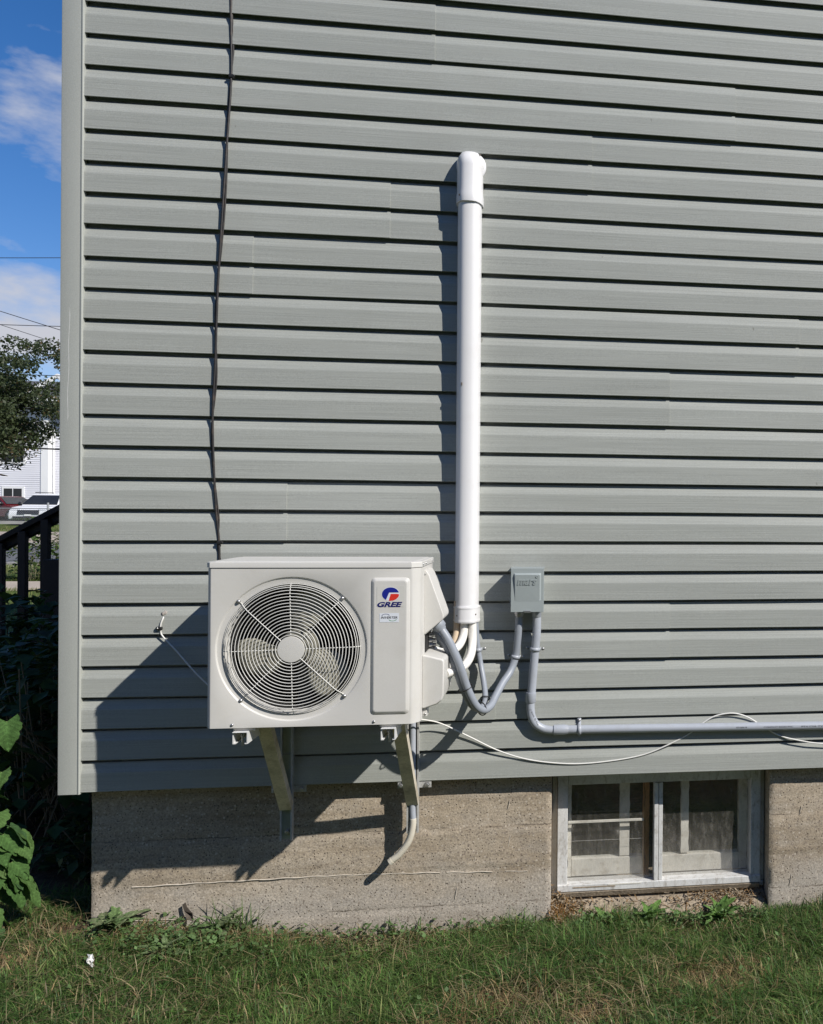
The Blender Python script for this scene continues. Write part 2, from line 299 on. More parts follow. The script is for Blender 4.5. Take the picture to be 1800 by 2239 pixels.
def spline(pts, n=12):
    P = [Vector(p) for p in pts]; P = [2 * P[0] - P[1]] + P + [2 * P[-1] - P[-2]]; o_ = []
    for i in range(1, len(P) - 2):
        for k in range(n):
            t = k / n; a, b, c, d = P[i - 1:i + 3]
            o_.append(.5 * ((2 * b) + (c - a) * t + (2 * a - 5 * b + 4 * c - d) * t * t + (3 * b - a - 3 * c + d) * t ** 3))
    o_.append(P[-2]); return o_
def resample(pts, step):
    pts = [Vector(p) for p in pts]; o_ = [pts[0]]; acc = 0
    for a, b in zip(pts, pts[1:]):
        l = (b - a).length; d = step - acc
        while d <= l and l > 0: o_.append(a.lerp(b, d / l)); d += step
        acc = (acc + l) % step if l else acc
    o_.append(pts[-1]); return o_
def ribbed(name, pts, r, amp, period, mat, parent, seg=14):
    p = resample(pts, period / 2); rr = [r + (amp if i % 2 else -amp) for i in range(len(p))]
    return MB().tube(p, rr, seg).build(name, mat, parent, True)
def colmesh(name, V, Fa, colors, mat, parent=None, smooth=True):
    """V (n,3) array, Fa list of (m,k) face arrays, colors (n,3)"""
    me = bpy.data.meshes.new(name); me.vertices.add(len(V)); me.vertices.foreach_set('co', np.asarray(V, np.float32).ravel())
    tot = sum(f.size for f in Fa); nf = sum(len(f) for f in Fa)
    me.loops.add(tot); me.polygons.add(nf)
    me.loops.foreach_set('vertex_index', np.concatenate([f.ravel() for f in Fa]).astype(np.int32))
    st = np.concatenate([np.full(len(f), f.shape[1]) for f in Fa]); starts = np.concatenate([[0], np.cumsum(st)[:-1]])
    me.polygons.foreach_set('loop_start', starts.astype(np.int32)); me.polygons.foreach_set('loop_total', st.astype(np.int32))
    at = me.attributes.new('Col', 'FLOAT_COLOR', 'POINT'); c4 = np.ones((len(V), 4), np.float32); c4[:, :3] = colors; at.data.foreach_set('color', c4.ravel())
    me.update(); me.validate()
    return wrap(name, me, mat, parent, smooth)
def text_mesh(name, body, size, mat, parent, origin, xdir, zdir, shear=0, extr=.0004, offs=0, width=None):
    cu = bpy.data.curves.new(name, 'FONT'); cu.body = body; cu.size = size; cu.shear = shear; cu.extrude = extr; cu.offset = offs; cu.align_x = 'CENTER'; cu.align_y = 'CENTER'; cu.resolution_u = 3
    tmp = bpy.data.objects.new('tmp', cu); link(tmp); dg = bpy.context.evaluated_depsgraph_get()
    me = bpy.data.meshes.new_from_object(tmp.evaluated_get(dg)); bpy.data.objects.remove(tmp); bpy.data.curves.remove(cu)
    me.name = name; me.materials.clear()
    X = Vector(xdir).normalized(); Z = Vector(zdir).normalized(); Nn = X.cross(Z); k = 1
    if width:
        xs = [v.co.x for v in me.vertices]; k = width / (max(xs) - min(xs)); cxm = (max(xs) + min(xs)) / 2
        for v in me.vertices: v.co.x = (v.co.x - cxm) * k
    for v in me.vertices: v.co = Vector(origin) + X * v.co.x + Z * v.co.y + Nn * v.co.z
    return wrap(name, me, mat, parent)

# ------------------------------------------------------------------ ground, street
def lerp_tab(x, tab): return np.interp(x, [a for a, _ in tab], [b for _, b in tab])
def gz(x, y):
    x = np.asarray(x, float); y = np.asarray(y, float)
    near = lerp_tab(x, [(-3, .02), (-1, .06), (0, .06), (.3, .03), (.9, -.035), (1.8, -.045), (3, -.03), (6, -.02)])
    near = near + .012 * np.sin(3.1 * x + 1.2 * y) * np.cos(2.3 * y - x) + np.clip(-y, 0, 3) * -.012
    far = lerp_tab(y, [(-50, 0), (20.4, 0), (28.8, .12), (37, .30), (49, .42), (54, 1.0), (60, 1.4), (400, 2), (2000, 2)])
    k = np.clip((np.abs(y) + np.clip(np.abs(x) - 4, 0, None) - 2.0) / 3.0, 0, 1)
    return near * (1 - k) + far * k
def grid_axis(*segs):
    a = []
    for lo, hi, n in segs: a += list(np.linspace(lo, hi, n, endpoint=False))
    return np.array(a + [segs[-1][1]])
gx = grid_axis((-1500, -100, 8), (-100, -6, 40), (-6, 6, 96), (6, 100, 20), (100, 1500, 8))
gy = grid_axis((-1500, -30, 8), (-30, -3, 12), (-3, 6, 72), (6, 62, 80), (62, 2000, 10))
XX, YY = np.meshgrid(gx, gy); ZZ = gz(XX, YY)
nx, ny = len(gx), len(gy); idx = np.arange(nx * ny).reshape(ny, nx)
fa = np.stack([idx[:-1, :-1], idx[:-1, 1:], idx[1:, 1:], idx[1:, :-1]], -1).reshape(-1, 4)
def ground_mat():
    m, t, p = base_mat('lawn_soil', .95, 0, .1)
    v = coords(t)
    soil = ramp(t, noise_n(t, v, 30, 6, .7), [(.3, (.055, .043, .028)), (.7, (.15, .115, .075))])
    gr = ramp(t, noise_n(t, v, 1.1, 8, .7), [(.3, (.045, .075, .018)), (.55, (.085, .125, .03)), (.75, (.17, .15, .055))])
    sx = node(t, 'ShaderNodeSeparateXYZ'); t.links.new(v, sx.inputs[0])
    far = node(t, 'ShaderNodeMapRange'); far.inputs['From Min'].default_value = 2.2; far.inputs['From Max'].default_value = 4; t.links.new(sx.outputs[1], far.inputs['Value'])
    nearm = node(t, 'ShaderNodeMapRange'); nearm.inputs['From Min'].default_value = -1.9; nearm.inputs['From Max'].default_value = -2.4; t.links.new(sx.outputs[1], nearm.inputs['Value'])
    ad = node(t, 'ShaderNodeMath', operation='MAXIMUM'); t.links.new(far.outputs[0], ad.inputs[0]); t.links.new(nearm.outputs[0], ad.inputs[1])
    c = mixc(t, ad.outputs[0], soil, gr)
    c = mixc(t, 1, c, ramp(t, noise_n(t, v, 9, 5, .8), [(.3, .6), (.7, 1.35)]), 'MULTIPLY')
    t.links.new(c, p.inputs['Base Color']); bump(t, p, noise_n(t, v, 40, 6, .7), .8, .02)
    return m
g = colmesh('ground', np.stack([XX, YY, ZZ], -1).reshape(-1, 3), [fa], np.ones((nx * ny, 3)), ground_mat()); tag(g, kind='structure')
def strip(name, y0, y1, lift, mat, x0=-90, x1=60, edges=None):
    ys = np.linspace(y0, y1, 12); xs = np.linspace(x0, x1, 40); V = []; Fc = []
    for y in ys:
        for x in xs: V.append((x, y, float(gz(x, y)) + lift))
    n = len(xs)
    for j in range(len(ys) - 1):
        for i in range(n - 1): Fc.append((j * n + i, j * n + i + 1, (j + 1) * n + i + 1, (j + 1) * n + i))
    # skirts give the slab its thickness
    for j in (0, len(ys) - 1):
        b = len(V); V += [(V[j * n + i][0], V[j * n + i][1], V[j * n + i][2] - .2) for i in range(n)]
        Fc += [(j * n + i, b + i, b + i + 1, j * n + i + 1) for i in range(n - 1)]
    o = mesh_obj(name, V, Fc, mat); tag(o, kind='structure'); return o
strip('sidewalk', 14.1, 15.6, .05, 'walk'); strip('street', 20.6, 29.0, .02, 'asphalt')
strip('kerb', 20.4, 20.6, .12, 'kerb'); strip('far_kerb', 29.0, 29.2, .12, 'kerb'); strip('far_sidewalk', 29.2, 36.5, .1, 'walk')

# ------------------------------------------------------------------ the house
H = thing('sided_house', 'sage grey vinyl sided house wall on a concrete foundation', 'house', (0, 0, 0))
HX1, HTOP, PITCH, Z0 = 6.2, 6.1, .1143, .5714
PROF = [(.0125, .1260), (.0125, .1042), (.0020, .1036), (.0000, .1026), (-.0104, .0728), (-.0114, .0700), (-.0119, .0675), (-.0121, .0645), (-.0138, .0050), (-.0142, .0014), (-.0136, .0), (-.0118, -.0004), (-.0106, .0004), (-.0100, .0120)]
# (y, height above the lip): seam positions by pair of courses, counted up from the bottom
SEAMS = {0: [3.4], 1: [1.544, 5.2], 2: [2.219, 5.9], 3: [4.1], 4: [.776, 4.43], 5: [3.2], 6: [2.211, 5.86], 7: [2.737], 8: [.652, 4.3], 9: [1.140, 4.8], 10: [1.898, 5.5], 11: [2.465], 12: [1.3, 4.9]}
def siding_panel(row, x0, x1, lift):
    mb = MB(); V = []; n = len(PROF)
    nseg = max(2, int((x1 - x0) / .35)); xs = np.linspace(x0, x1, nseg + 1)
    for c in range(2):
        zb = Z0 + (row * 2 + c) * PITCH; V = []; Fc = []
        for x in xs:
            wob = .0012 * math.sin(x * 2.1 + row * 1.7 + c) + .0008 * math.sin(x * 5.3 + row)
            dz = .0013 * math.sin(x * 1.3 + row * 2.9) + .0007 * math.sin(x * 3.9 + row * 1.1 + c)
            V += [(x, y - lift + wob - .0012, zb + h + dz) for (y, h) in PROF]
        for i in range(len(xs) - 1):
            for k in range(n - 1): Fc.append((i * n + k, i * n + k + 1, (i + 1) * n + k + 1, (i + 1) * n + k))
        b = len(V); V += [(x, y + .0045, z) for x, y, z in V[:n]] + [(x, y + .0045, z) for x, y, z in V[-n:]]; e = (len(xs) - 1) * n
        for k in range(3, n - 4): Fc += [(k, b + k, b + k + 1, k + 1), (e + k, e + k + 1, b + n + k + 1, b + n + k)]
        mb.add(V, Fc)
    return mb.build('siding_panel', 'siding', H)
rows = int((HTOP - Z0) / (2 * PITCH))
for r in range(rows):
    cuts = SEAMS.get(r, [1.0 + (r * 1.37) % 2.6, 1.0 + (r * 1.37) % 2.6 + 3.66]); cuts = [c for c in cuts if c < HX1 - .2]
    xs = [.055] + cuts + [HX1]
    for i in range(len(xs) - 1): siding_panel(r, xs[i] - (.02 if i else 0), xs[i + 1], .0036 * (i % 2 == 0))
# corner post: hollow vinyl post with a rolled right edge, and its return along the side wall
cp = [(.0, .075), (.0, -.014), (.002, -.0195), (.006, -.021), (.061, -.021), (.0668, -.0208), (.0690, -.0228), (.0715, -.0240), (.0740, -.0236), (.0758, -.0215), (.0764, -.018), (.0764, .002), (.068, .002), (.068, -.010), (.012, -.010), (.012, .075)]
sharp(MB().prism(cp, 'z', .566, HTOP).build('corner_post', 'post', H, True), 40)
MB().add([(.0345 + .0015 * math.sin(i * .7) - .00025 * i - (i % 2) * .0018, -.02135, 2.33 - i * .02) for i in range(22)], [(i, i + 1, i + 2) for i in range(0, 20)]).build('scratch', 'scratch', H)
# side wall and the rest of the body
MB().box(.014, HX1, .014, 7.6, .575, HTOP).build('wall_sheathing', 'post', H)
MB().add([(.02, .02, HTOP), (HX1, .02, HTOP), (HX1, 7.6, HTOP), (.02, 7.6, HTOP), (.02, 3.8, HTOP + 2.2), (HX1, 3.8, HTOP + 2.2)], [(0, 1, 5, 4), (2, 3, 4, 5), (0, 4, 3), (1, 2, 5)]).build('roof', 'shingle', H)
# foundation
def conc_front(x0, x1, y, z0, z1):
    nxx = max(4, int((x1 - x0) / .012)); nz = int((z1 - z0) / .012); V = []; Fc = []
    lines = [.06, .205, .365, .515]; offs = [0, .0012, -.001, .0016, -.0006]
    for j in range(nz + 1):
        z = z0 + (z1 - z0) * j / nz
        for i in range(nxx + 1):
            x = x0 + (x1 - x0) * i / nxx; zz = z + .006 * math.sin(x * 2.2) + .003 * noise.noise((x * 4, z * 2, 5)); k = sum(zz > l for l in lines)
            d = offs[k] + .0022 * noise.noise((x * 9, z * 9, 1)) + .0016 * noise.noise((x * 40, z * 40, 2)) + .002 * noise.noise((x * 2.2, z * 14, 3))
            for l in lines: d += .0065 * max(0, 1 - abs(zz - l) / .011) * max(0, noise.noise((x * 5, l * 20, 7)) + .30)
            e = min(i, nxx - i) * (x1 - x0) / nxx
            d += .005 * max(0, 1 - e / .012) + (.010 * max(0, noise.noise((z * 12, x0, 3))) if e < .012 else 0)
            V.append((x, y + d, z))
    for j in range(nz):
        for i in range(nxx): a = j * (nxx + 1) + i; Fc.append((a, a + 1, a + nxx + 2, a + nxx + 1))
    return V, Fc, nxx, nz
def conc_block(x0, x1, z0, z1, yb=.36):
    V, Fc, a, b = conc_front(x0, x1, .040, z0, z1); n0 = len(V)
    row = a + 1
    # side walls follow the displaced front edges
    for col in (0, a):
        ids = [j * row + col for j in range(b + 1)]; st = len(V); V += [(V[i][0], yb, V[i][2]) for i in ids]
        for j in range(b):
            q = (ids[j], ids[j + 1], st + j + 1, st + j); Fc.append(q if col == 0 else q[::-1])
    return mesh_obj('foundation_wall', V, Fc, 'concrete', H, True)
sharp(conc_block(.084, 1.762, -.35, .578), 50); sharp(conc_block(2.645, HX1, -.35, .578), 50)
MB().box(.084, .30, .36, 7.5, -.35, .575).build('foundation_wall', 'concrete', H)
MB().prism([(.042, -.35), (.36, -.35), (.36, .046), (.15, .040), (.065, -.005), (.043, -.03)], 'x', 1.7625, 2.6445).build('window_sill', 'sill_stain', H, False, .006)
# pale caulk seam along the form joint
pts = [(.225, .195), (.45, .199), (.70, .201), (.862, .203), (.868, .2025)]; pts2 = [(.874, .2035), (1.1, .201), (1.335, .195)]; pts3 = [(1.36, .194), (1.535, .188)]; pts4 = [(1.585, .187), (1.67, .185)]; pts5 = [(.19, .070), (.31, .068), (.42, .066)]
for q, r in ((pts, .0031), (pts2, .0029), (pts3, .0026), (pts4, .0022), (pts5, .0020)):
    P = spline([(x, .0402, z) for x, z in q], 22)
    MB().tube([(p.x, p.y, p.z + .0012 * math.sin(p.x * 60)) for p in P], [r * (.55 + .7 * abs(noise.noise((p.x * 40, p.z, 2)))) for p in P], 6).build('joint_caulk', 'caulk', H, True)

for (x, z, l) in ((.808, .325, .045), (1.60, .47, .04), (1.602, .33, .05), (1.40, .135, .05), (1.47, .25, .03), (2.78, .40, .04), (2.74, .12, .05)):
    P = spline([(x, .0395, z), (x - .004, .0390, z - l * .5), (x - .009, .0395, z - l)], 5); MB().tube(P, [.0005, .0011, .0013, .0012, .0013, .0014, .0012, .001, .0011, .001, .0004], 5).build('paint_drip', 'caulk', H, True)

# ------------------------------------------------------------------ basement window (part of the house)
win = MB().box(1.765, 2.642, .125, .19, .040, .062).build('window', 'frame', H, False, .004)
def wpart(name, x0, x1, y0, y1, z0, z1, mat='frame', bev=.003): return MB().box(x0, x1, y0, y1, z0, z1).build(name, mat, win, False, bev)
wpart('frame', 1.785, 1.826, .112, .185, .0625, .56); wpart('frame', 2.583, 2.625, .112, .185, .0625, .56)
wpart('frame', 1.7855, 2.6245, .104, .18, .064, .092); wpart('frame', 1.8265, 2.5825, .116, .182, .493, .56)
wpart('frame', 1.764, 1.7845, .13, .2, .0625, .575, 'sash'); wpart('frame', 2.6255, 2.644, .13, .2, .0625, .575, 'sash')
wpart('mullion', 2.1775, 2.1945, .108, .16, .0925, .4925, 'frame', .002); wpart('mullion', 2.1965, 2.213, .111, .16, .0925, .4925, 'frame', .002)
MB().add([(1.828, .1405, .092), (2.1765, .1405, .092), (2.1765, .1405, .494), (1.828, .1405, .494)], [(0, 1, 2, 3)]).build('pane', 'glass', win)
MB().add([(2.2135, .1505, .092), (2.583, .1505, .092), (2.583, .1505, .494), (2.2135, .1505, .494)], [(0, 1, 2, 3)]).build('pane', 'glass', win)
def wavy_bar(name, x0, x1, y0, y1, z0, z1, mat, seed):
    n = 26; V = []; Fc = []
    for j in range(n + 1):
        z = z0 + (z1 - z0) * j / n; a = .0035 * noise.noise((z * 30, seed, 0)); b = .0035 * noise.noise((z * 30, seed, 9))
        V += [(x0 + a, y0, z), (x1 + b, y0, z), (x1 + b, y1, z), (x0 + a, y1, z)]
    for j in range(n):
        for k in range(4): Fc.append((j * 4 + k, j * 4 + (k + 1) % 4, j * 4 + 4 + (k + 1) % 4, j * 4 + 4 + k))
    Fc += [(3, 2, 1, 0), (4 * n, 4 * n + 1, 4 * n + 2, 4 * n + 3)]
    return mesh_obj(name, V, Fc, mat, win)
wavy_bar('sash_bar', 2.042, 2.083, .185, .215, .17, .50, 'sash', 1); wavy_bar('sash_bar', 2.300, 2.332, .185, .215, .17, .50, 'sash', 2)
wavy_bar('sash_stile', 2.139, 2.162, .158, .2, .094, .495, 'rotwood', 3); wavy_bar('sash_stile', 2.548, 2.582, .182, .22, .094, .50, 'sash', 4); wavy_bar('sash_stile', 1.8275, 1.842, .182, .22, .094, .50, 'sash', 5)
wpart('sash_rail', 1.8425, 2.138, .183, .22, .093, .166, 'sash', .003); wpart('sash_rail', 2.2145, 2.5475, .183, .22, .093, .164, 'sash', .003); wpart('sash_rail', 1.8425, 2.5475, .184, .219, .497, .56, 'sash', .003)
wpart('peeled_strip', 1.848, 2.02, .1025, .1045, .0785, .0835, 'sill_stain', .0005); wpart('peeled_strip', 1.99, 2.125, .1022, .1044, .0845, .0900, 'sash', .0005)
MB().prism([(.100, .0615), (.124, .0615), (.124, .0405), (.110, .0405)], 'x', 1.79, 2.62).build('drip_edge', 'sill_stain', win)
wpart('glazing_bar', 1.8285, 2.1385, .146, .152, .326, .336, 'sash', .001)
wpart('cobweb_thread', 1.829, 2.139, .1500, .1506, .2520, .2528, 'whitec', 0)
MB().add([(1.842, .20, .166), (2.139, .20, .166), (2.139, .20, .498), (1.842, .20, .498)], [(0, 1, 2, 3)]).build('pane', 'glass_in', win)
MB().add([(2.2145, .2, .164), (2.548, .2, .164), (2.548, .2, .498), (2.2145, .2, .498)], [(0, 1, 2, 3)]).build('pane', 'glass_in', win)
MB().box(1.80, 1.99, .30, .315, .16, .252).build('stored_board', 'shelf', win); MB().box(1.80, 2.0, .285, .312, .254, .275).build('stored_board', 'shelf', win)
# dark cellar behind (open box)
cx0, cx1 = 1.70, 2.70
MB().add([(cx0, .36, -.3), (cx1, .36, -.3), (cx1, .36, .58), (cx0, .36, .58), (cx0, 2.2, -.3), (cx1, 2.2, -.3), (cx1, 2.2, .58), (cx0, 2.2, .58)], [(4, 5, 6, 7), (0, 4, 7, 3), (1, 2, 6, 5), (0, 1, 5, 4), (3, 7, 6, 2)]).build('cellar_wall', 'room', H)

# ------------------------------------------------------------------ air conditioner
AX0, AX1, AYF, AYB, AZ0, AZ1 = .660, 1.325, -.450, -.155, .895, 1.433
LIDZ = 1.4145
AC = thing('air_conditioner', 'off white outdoor air conditioner unit with round fan grille', 'air conditioner', ((AX0 + AX1) / 2, -.29, AZ0))
FC = (.923, 1.149)
def front_plate():
    mb = MB(); x0, x1, z0, z1 = .674, 1.165, AZ0, LIDZ - .002; cx, cz = FC
    ang = sorted(set([2 * math.pi * k / 96 for k in range(96)] + [math.atan2(b - cz, a - cx) % (2 * math.pi) for a in (x0, x1) for b in (z0, z1)]))
    rings = [('rect', 0), (.2365, 0), (.2350, .0006), (.2318, .0046), (.2300, .0052), (.2150, .0056), (.2125, .0085), (.2085, .025), (.2065, .045)]
    V = []; n = len(ang)
    for r, d in rings:
        for a in ang:
            c, s_ = math.cos(a), math.sin(a)
            if r == 'rect':
                t = min(((x1 - cx) / c if c > 1e-9 else (x0 - cx) / c if c < -1e-9 else 1e9), ((z1 - cz) / s_ if s_ > 1e-9 else (z0 - cz) / s_ if s_ < -1e-9 else 1e9))
            else: t = r
            V.append((cx + c * t, AYF + d, cz + s_ * t))
    Fc = [(i * n + k, (i + 1) * n + k, (i + 1) * n + (k + 1) % n, i * n + (k + 1) % n) for i in range(len(rings) - 1) for k in range(n)]
    mb.add(V, Fc)
    # plain right part, chamfered corners, sides, bottom, back
    ol = [(1.165, AYF), (1.297, AYF), (1.304, AYF + .003), (1.322, AYF + .026), (AX1, AYF + .034), (AX1, AYB), (AX0, AYB), (AX0, AYF + .018), (.662, AYF + .011), (.668, AYF + .003), (.674, AYF)]
    m = len(ol); mb.add([(x, y, z0) for x, y in ol] + [(x, y, z1) for x, y in ol], [(i, i + 1, m + i + 1, m + i) for i in range(m - 1)])
    mb.add([(x, y, z0 + .0005) for x, y in ol], [tuple(range(m))[::-1]])
    return mb
o = front_plate().build('casing', 'ac', AC, True); fixn(o); sharp(o, 30)
# lid
def rrect(x0, x1, y0, y1, r, n=5, rs=None):
    P = []; rs = rs or [r] * 4
    for (cx, cy, a0), rr in zip(((x1, y1, 0), (x0, y1, 90), (x0, y0, 180), (x1, y0, 270)), rs):
        sx = -1 if cx == x1 else 1; sy = -1 if cy == y1 else 1
        for k in range(n + 1):
            a = rad(a0 + 90 * k / n); P.append((cx + sx * rr + rr * math.cos(a), cy + sy * rr + rr * math.sin(a)))
    return P
def loft(polys, cap0=True, cap1=True):
    mb = MB(); n = len(polys[0]); V = [p for q in polys for p in q]
    Fc = [(i * n + k, i * n + (k + 1) % n, (i + 1) * n + (k + 1) % n, (i + 1) * n + k) for i in range(len(polys) - 1) for k in range(n)]
    if cap0: Fc.append(tuple(range(n - 1, -1, -1)))
    if cap1: Fc.append(tuple((len(polys) - 1) * n + k for k in range(n)))
    return mb.add(V, Fc)
lid_ol = [(1.299, AYF - .003), (1.328, AYF + .032), (1.328, AYB + .003), (.657, AYB + .003), (.657, AYF + .014), (.671, AYF - .003)]
def lidp(z, k): cx, cy = .99, -.29; return [(cx + (x - cx) * k, cy + (y - cy) * k, z) for x, y in lid_ol]
o = loft([lidp(LIDZ, 1), lidp(1.430, 1), lidp(1.4325, .994), lidp(1.4325, .955), lidp(1.4340, .945), lidp(1.4340, .93)]).build('lid', 'ac_lid', AC, True); fixn(o); sharp(o, 30)
for sx_ in (1.3265,):
    for yy in (-.40, -.34, -.19): MB().lathe((1.328, yy, 1.4225), (1, 0, 0), [(.004, 0), (.004, .002), (.002, .0035)], 10).build('lid_screw', 'bolt', AC, True)
# raised panel with rounded edges
def rp_(x0, x1, z0, z1, r, y): return [(x, y, z) for x, z in rrect(x0, x1, z0, z1, r, 6)]
o = loft([rp_(1.1705, 1.2945, .9285, 1.3815, .013, AYF + .0005), rp_(1.1725, 1.2925, .9305, 1.3795, .012, AYF - .0025), rp_(1.1795, 1.2855, .9375, 1.3725, .010, AYF - .0072), rp_(1.1825, 1.2825, .9405, 1.3695, .009, AYF - .008)]).build('raised_panel', 'ac', AC, True); fixn(o); sharp(o, 8)
# logo: oval emblem in two colours, letters below
PY = AYF - .0083; EX, EZ, ERX, ERZ = 1.2335, 1.3275, .0273, .0222
def flat(name, poly, mat, y=PY, t=.0005): 
    o = MB().prism(poly, 'y', y, y - t).build(name, mat, AC); return fixn(o)
flat('logo_film', rrect(1.190, 1.277, 1.2855, 1.3535, .002), 'badge', PY, .0003)
el = lambda a0, a1, n=28, k=1: [(EX + ERX * k * math.cos(rad(a0 + (a1 - a0) * i / n)), EZ + ERZ * k * math.sin(rad(a0 + (a1 - a0) * i / n))) for i in range(n + 1)]
flat('logo_emblem', el(0, 356, 48, 1.05), 'sticker', PY - .0003, .0002)
flat('logo_emblem', el(14, 238) + [(EX - .0045, EZ + .0052), (EX + .018, EZ + .0052)], 'blue', PY - .0005, .0003)
flat('logo_emblem', el(-2, -102, 16)[::1] + [(EX + .0005, EZ + .0006), (EX + .02, EZ + .0008)], 'red', PY - .0005, .0003)
text_mesh('logo_lettering', 'GREE', .0215, 'navy', AC, (1.2315, PY - .0006, 1.2925), (1, 0, 0), (0, 0, 1), .28, .0002, .0009, .080)
flat('inverter_sticker', rrect(1.199, 1.2605, 1.2345, 1.2645, .001), 'sticker', PY, .0003)
text_mesh('sticker_lettering', 'INVERTER', .0105, 'ink', AC, (1.2295, PY - .0005, 1.2495), (1, 0, 0), (0, 0, 1), .25, .0001, .0002, .053)
arc = lambda cx, cz, r, a0, a1: [(cx + r * math.cos(rad(a0 + (a1 - a0) * i / 14)), cz + r * .55 * math.sin(rad(a0 + (a1 - a0) * i / 14))) for i in range(15)]
for (cx, cz, a0, a1, mt_) in ((1.2185, 1.2548, 20, 170, 'navy'), (1.2405, 1.2455, 200, 345, 'green')):
    q1 = arc(cx, cz, .0135, a0, a1); q2 = arc(cx, cz, .0112, a0, a1); flat('sticker_swoosh', q1 + q2[::-1], mt_, PY - .0004, .0002)
# casing screws
for (x, z) in ((.741, .9055), (1.182, .9055)): MB().lathe((x, AYF, z), (0, -1, 0), [(.0048, 0), (.0048, .0018), (.003, .0038), (.001, .0044)], 14).build('casing_screw', 'bolt', AC, True)
# fan shroud back, coil and fan
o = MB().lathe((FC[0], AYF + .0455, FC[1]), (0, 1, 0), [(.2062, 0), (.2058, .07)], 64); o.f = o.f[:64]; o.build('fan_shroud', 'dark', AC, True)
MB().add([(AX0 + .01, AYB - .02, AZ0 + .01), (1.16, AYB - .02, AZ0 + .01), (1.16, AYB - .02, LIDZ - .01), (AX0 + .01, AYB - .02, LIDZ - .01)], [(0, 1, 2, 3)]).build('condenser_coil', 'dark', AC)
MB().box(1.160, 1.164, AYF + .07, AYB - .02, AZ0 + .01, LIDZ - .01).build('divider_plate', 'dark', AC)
FY = -.375
fan = MB().lathe((FC[0], FY, FC[1]), (0, -1, 0), [(.058, -.045), (.056, .0), (.050, .012), (.030, .018), (.01, .019)], 32).build('fan', 'fan', AC, True)
def blade(a0):
    V = []; Fc = []; nr, na = 10, 10
    for i in range(nr + 1):
        r = .050 + .143 * i / nr; t = i / nr
        span = rad(40 + 22 * math.sin(math.pi * min(1, t * .9))) * (1 - .2 * t * t)
        sweep = rad(-12 * t)
        for j in range(na + 1):
            s_ = j / na; a = a0 + sweep + span * (s_ - .5)
            rr = r * (1 - .06 * t * (2 * s_ - 1) ** 4 * (1 if t > .6 else 0))
            y = FY + .035 * (s_ - .5) * (1 - .2 * t) - .006 * math.sin(math.pi * s_)
            V.append((FC[0] + rr * math.cos(a), y, FC[1] + rr * math.sin(a)))
    for i in range(nr):
        for j in range(na): p = i * (na + 1) + j; Fc.append((p, p + 1, p + na + 2, p + na + 1))
    o = mesh_obj('fan_blade', V, Fc, 'fan', fan, True); sm = o.modifiers.new('solid', 'SOLIDIFY'); sm.thickness = .003; return o
for a in (-36, 84, 204): blade(rad(a))
MB().box(FC[0] - .03, FC[0] + .012, -.27, -.25, AZ0 + .02, LIDZ - .02).build('motor_bracket', 'coil', AC); MB().lathe((FC[0], -.32, FC[1]), (0, 1, 0), [(.05, 0), (.05, .06), (.04, .07)], 20).build('fan_motor', 'dark', AC)
# wire grille
GY = AYF - .012
gr = MB().lathe((FC[0], GY + .002, FC[1]), (0, -1, 0), [(.0425, -.001), (.0425, .001), (.0415, .0022), (.030, .003), (.004, .003)], 40).build('fan_grille', 'ac', AC, True)
sharp(gr, 40)
def gprof(r): return GY if r < .185 else GY + .016 * ((r - .185) / .029) ** 1.6
rings = [.0475 + .01035 * k for k in range(15)] + [.2015, .2072, .2130]
for r in rings:
    y = gprof(r); n = 72
    P = [(FC[0] + r * math.cos(2 * math.pi * k / n), y, FC[1] + r * math.sin(2 * math.pi * k / n)) for k in range(n)]
    V = []; Fc = []; q = 6; wr = .00130
    for k in range(n):
        a = 2 * math.pi * k / n
        for j in range(q):
            b = 2 * math.pi * j / q; rr = r + wr * math.cos(b); V.append((FC[0] + rr * math.cos(a), y + wr * math.sin(b), FC[1] + rr * math.sin(a)))
    for k in range(n):
        for j in range(q): Fc.append((k * q + j, k * q + (j + 1) % q, ((k + 1) % n) * q + (j + 1) % q, ((k + 1) % n) * q + j))
    mesh_obj('grille_ring', V, Fc, 'grille', gr, True)
for k, a in enumerate(range(0, 360, 45)):
    a = a + 1.5; front = k in (3, 7); R = .2265 if k % 2 else .2145
    ps = [.042, .10, .16, .185, .200, .2095, .2145] + ([R] if k % 2 else [])
    P = [(FC[0] + r * math.cos(rad(a)), gprof(min(r, .2145)) + (-.0027 if front else .0027) * (1 if r < .213 else .3), FC[1] + r * math.sin(rad(a))) for r in ps]
    MB().tube(P, .00150, 6).build('grille_spoke', 'grille', gr, True)
    if k % 2: MB().lathe((FC[0] + .2272 * math.cos(rad(a)), AYF + .003, FC[1] + .2272 * math.sin(rad(a))), (0, -1, 0), [(.0062, 0), (.0062, .003), (.0045, .0062), (.0015, .0075)], 16).build('grille_screw', 'bolt', gr, True)
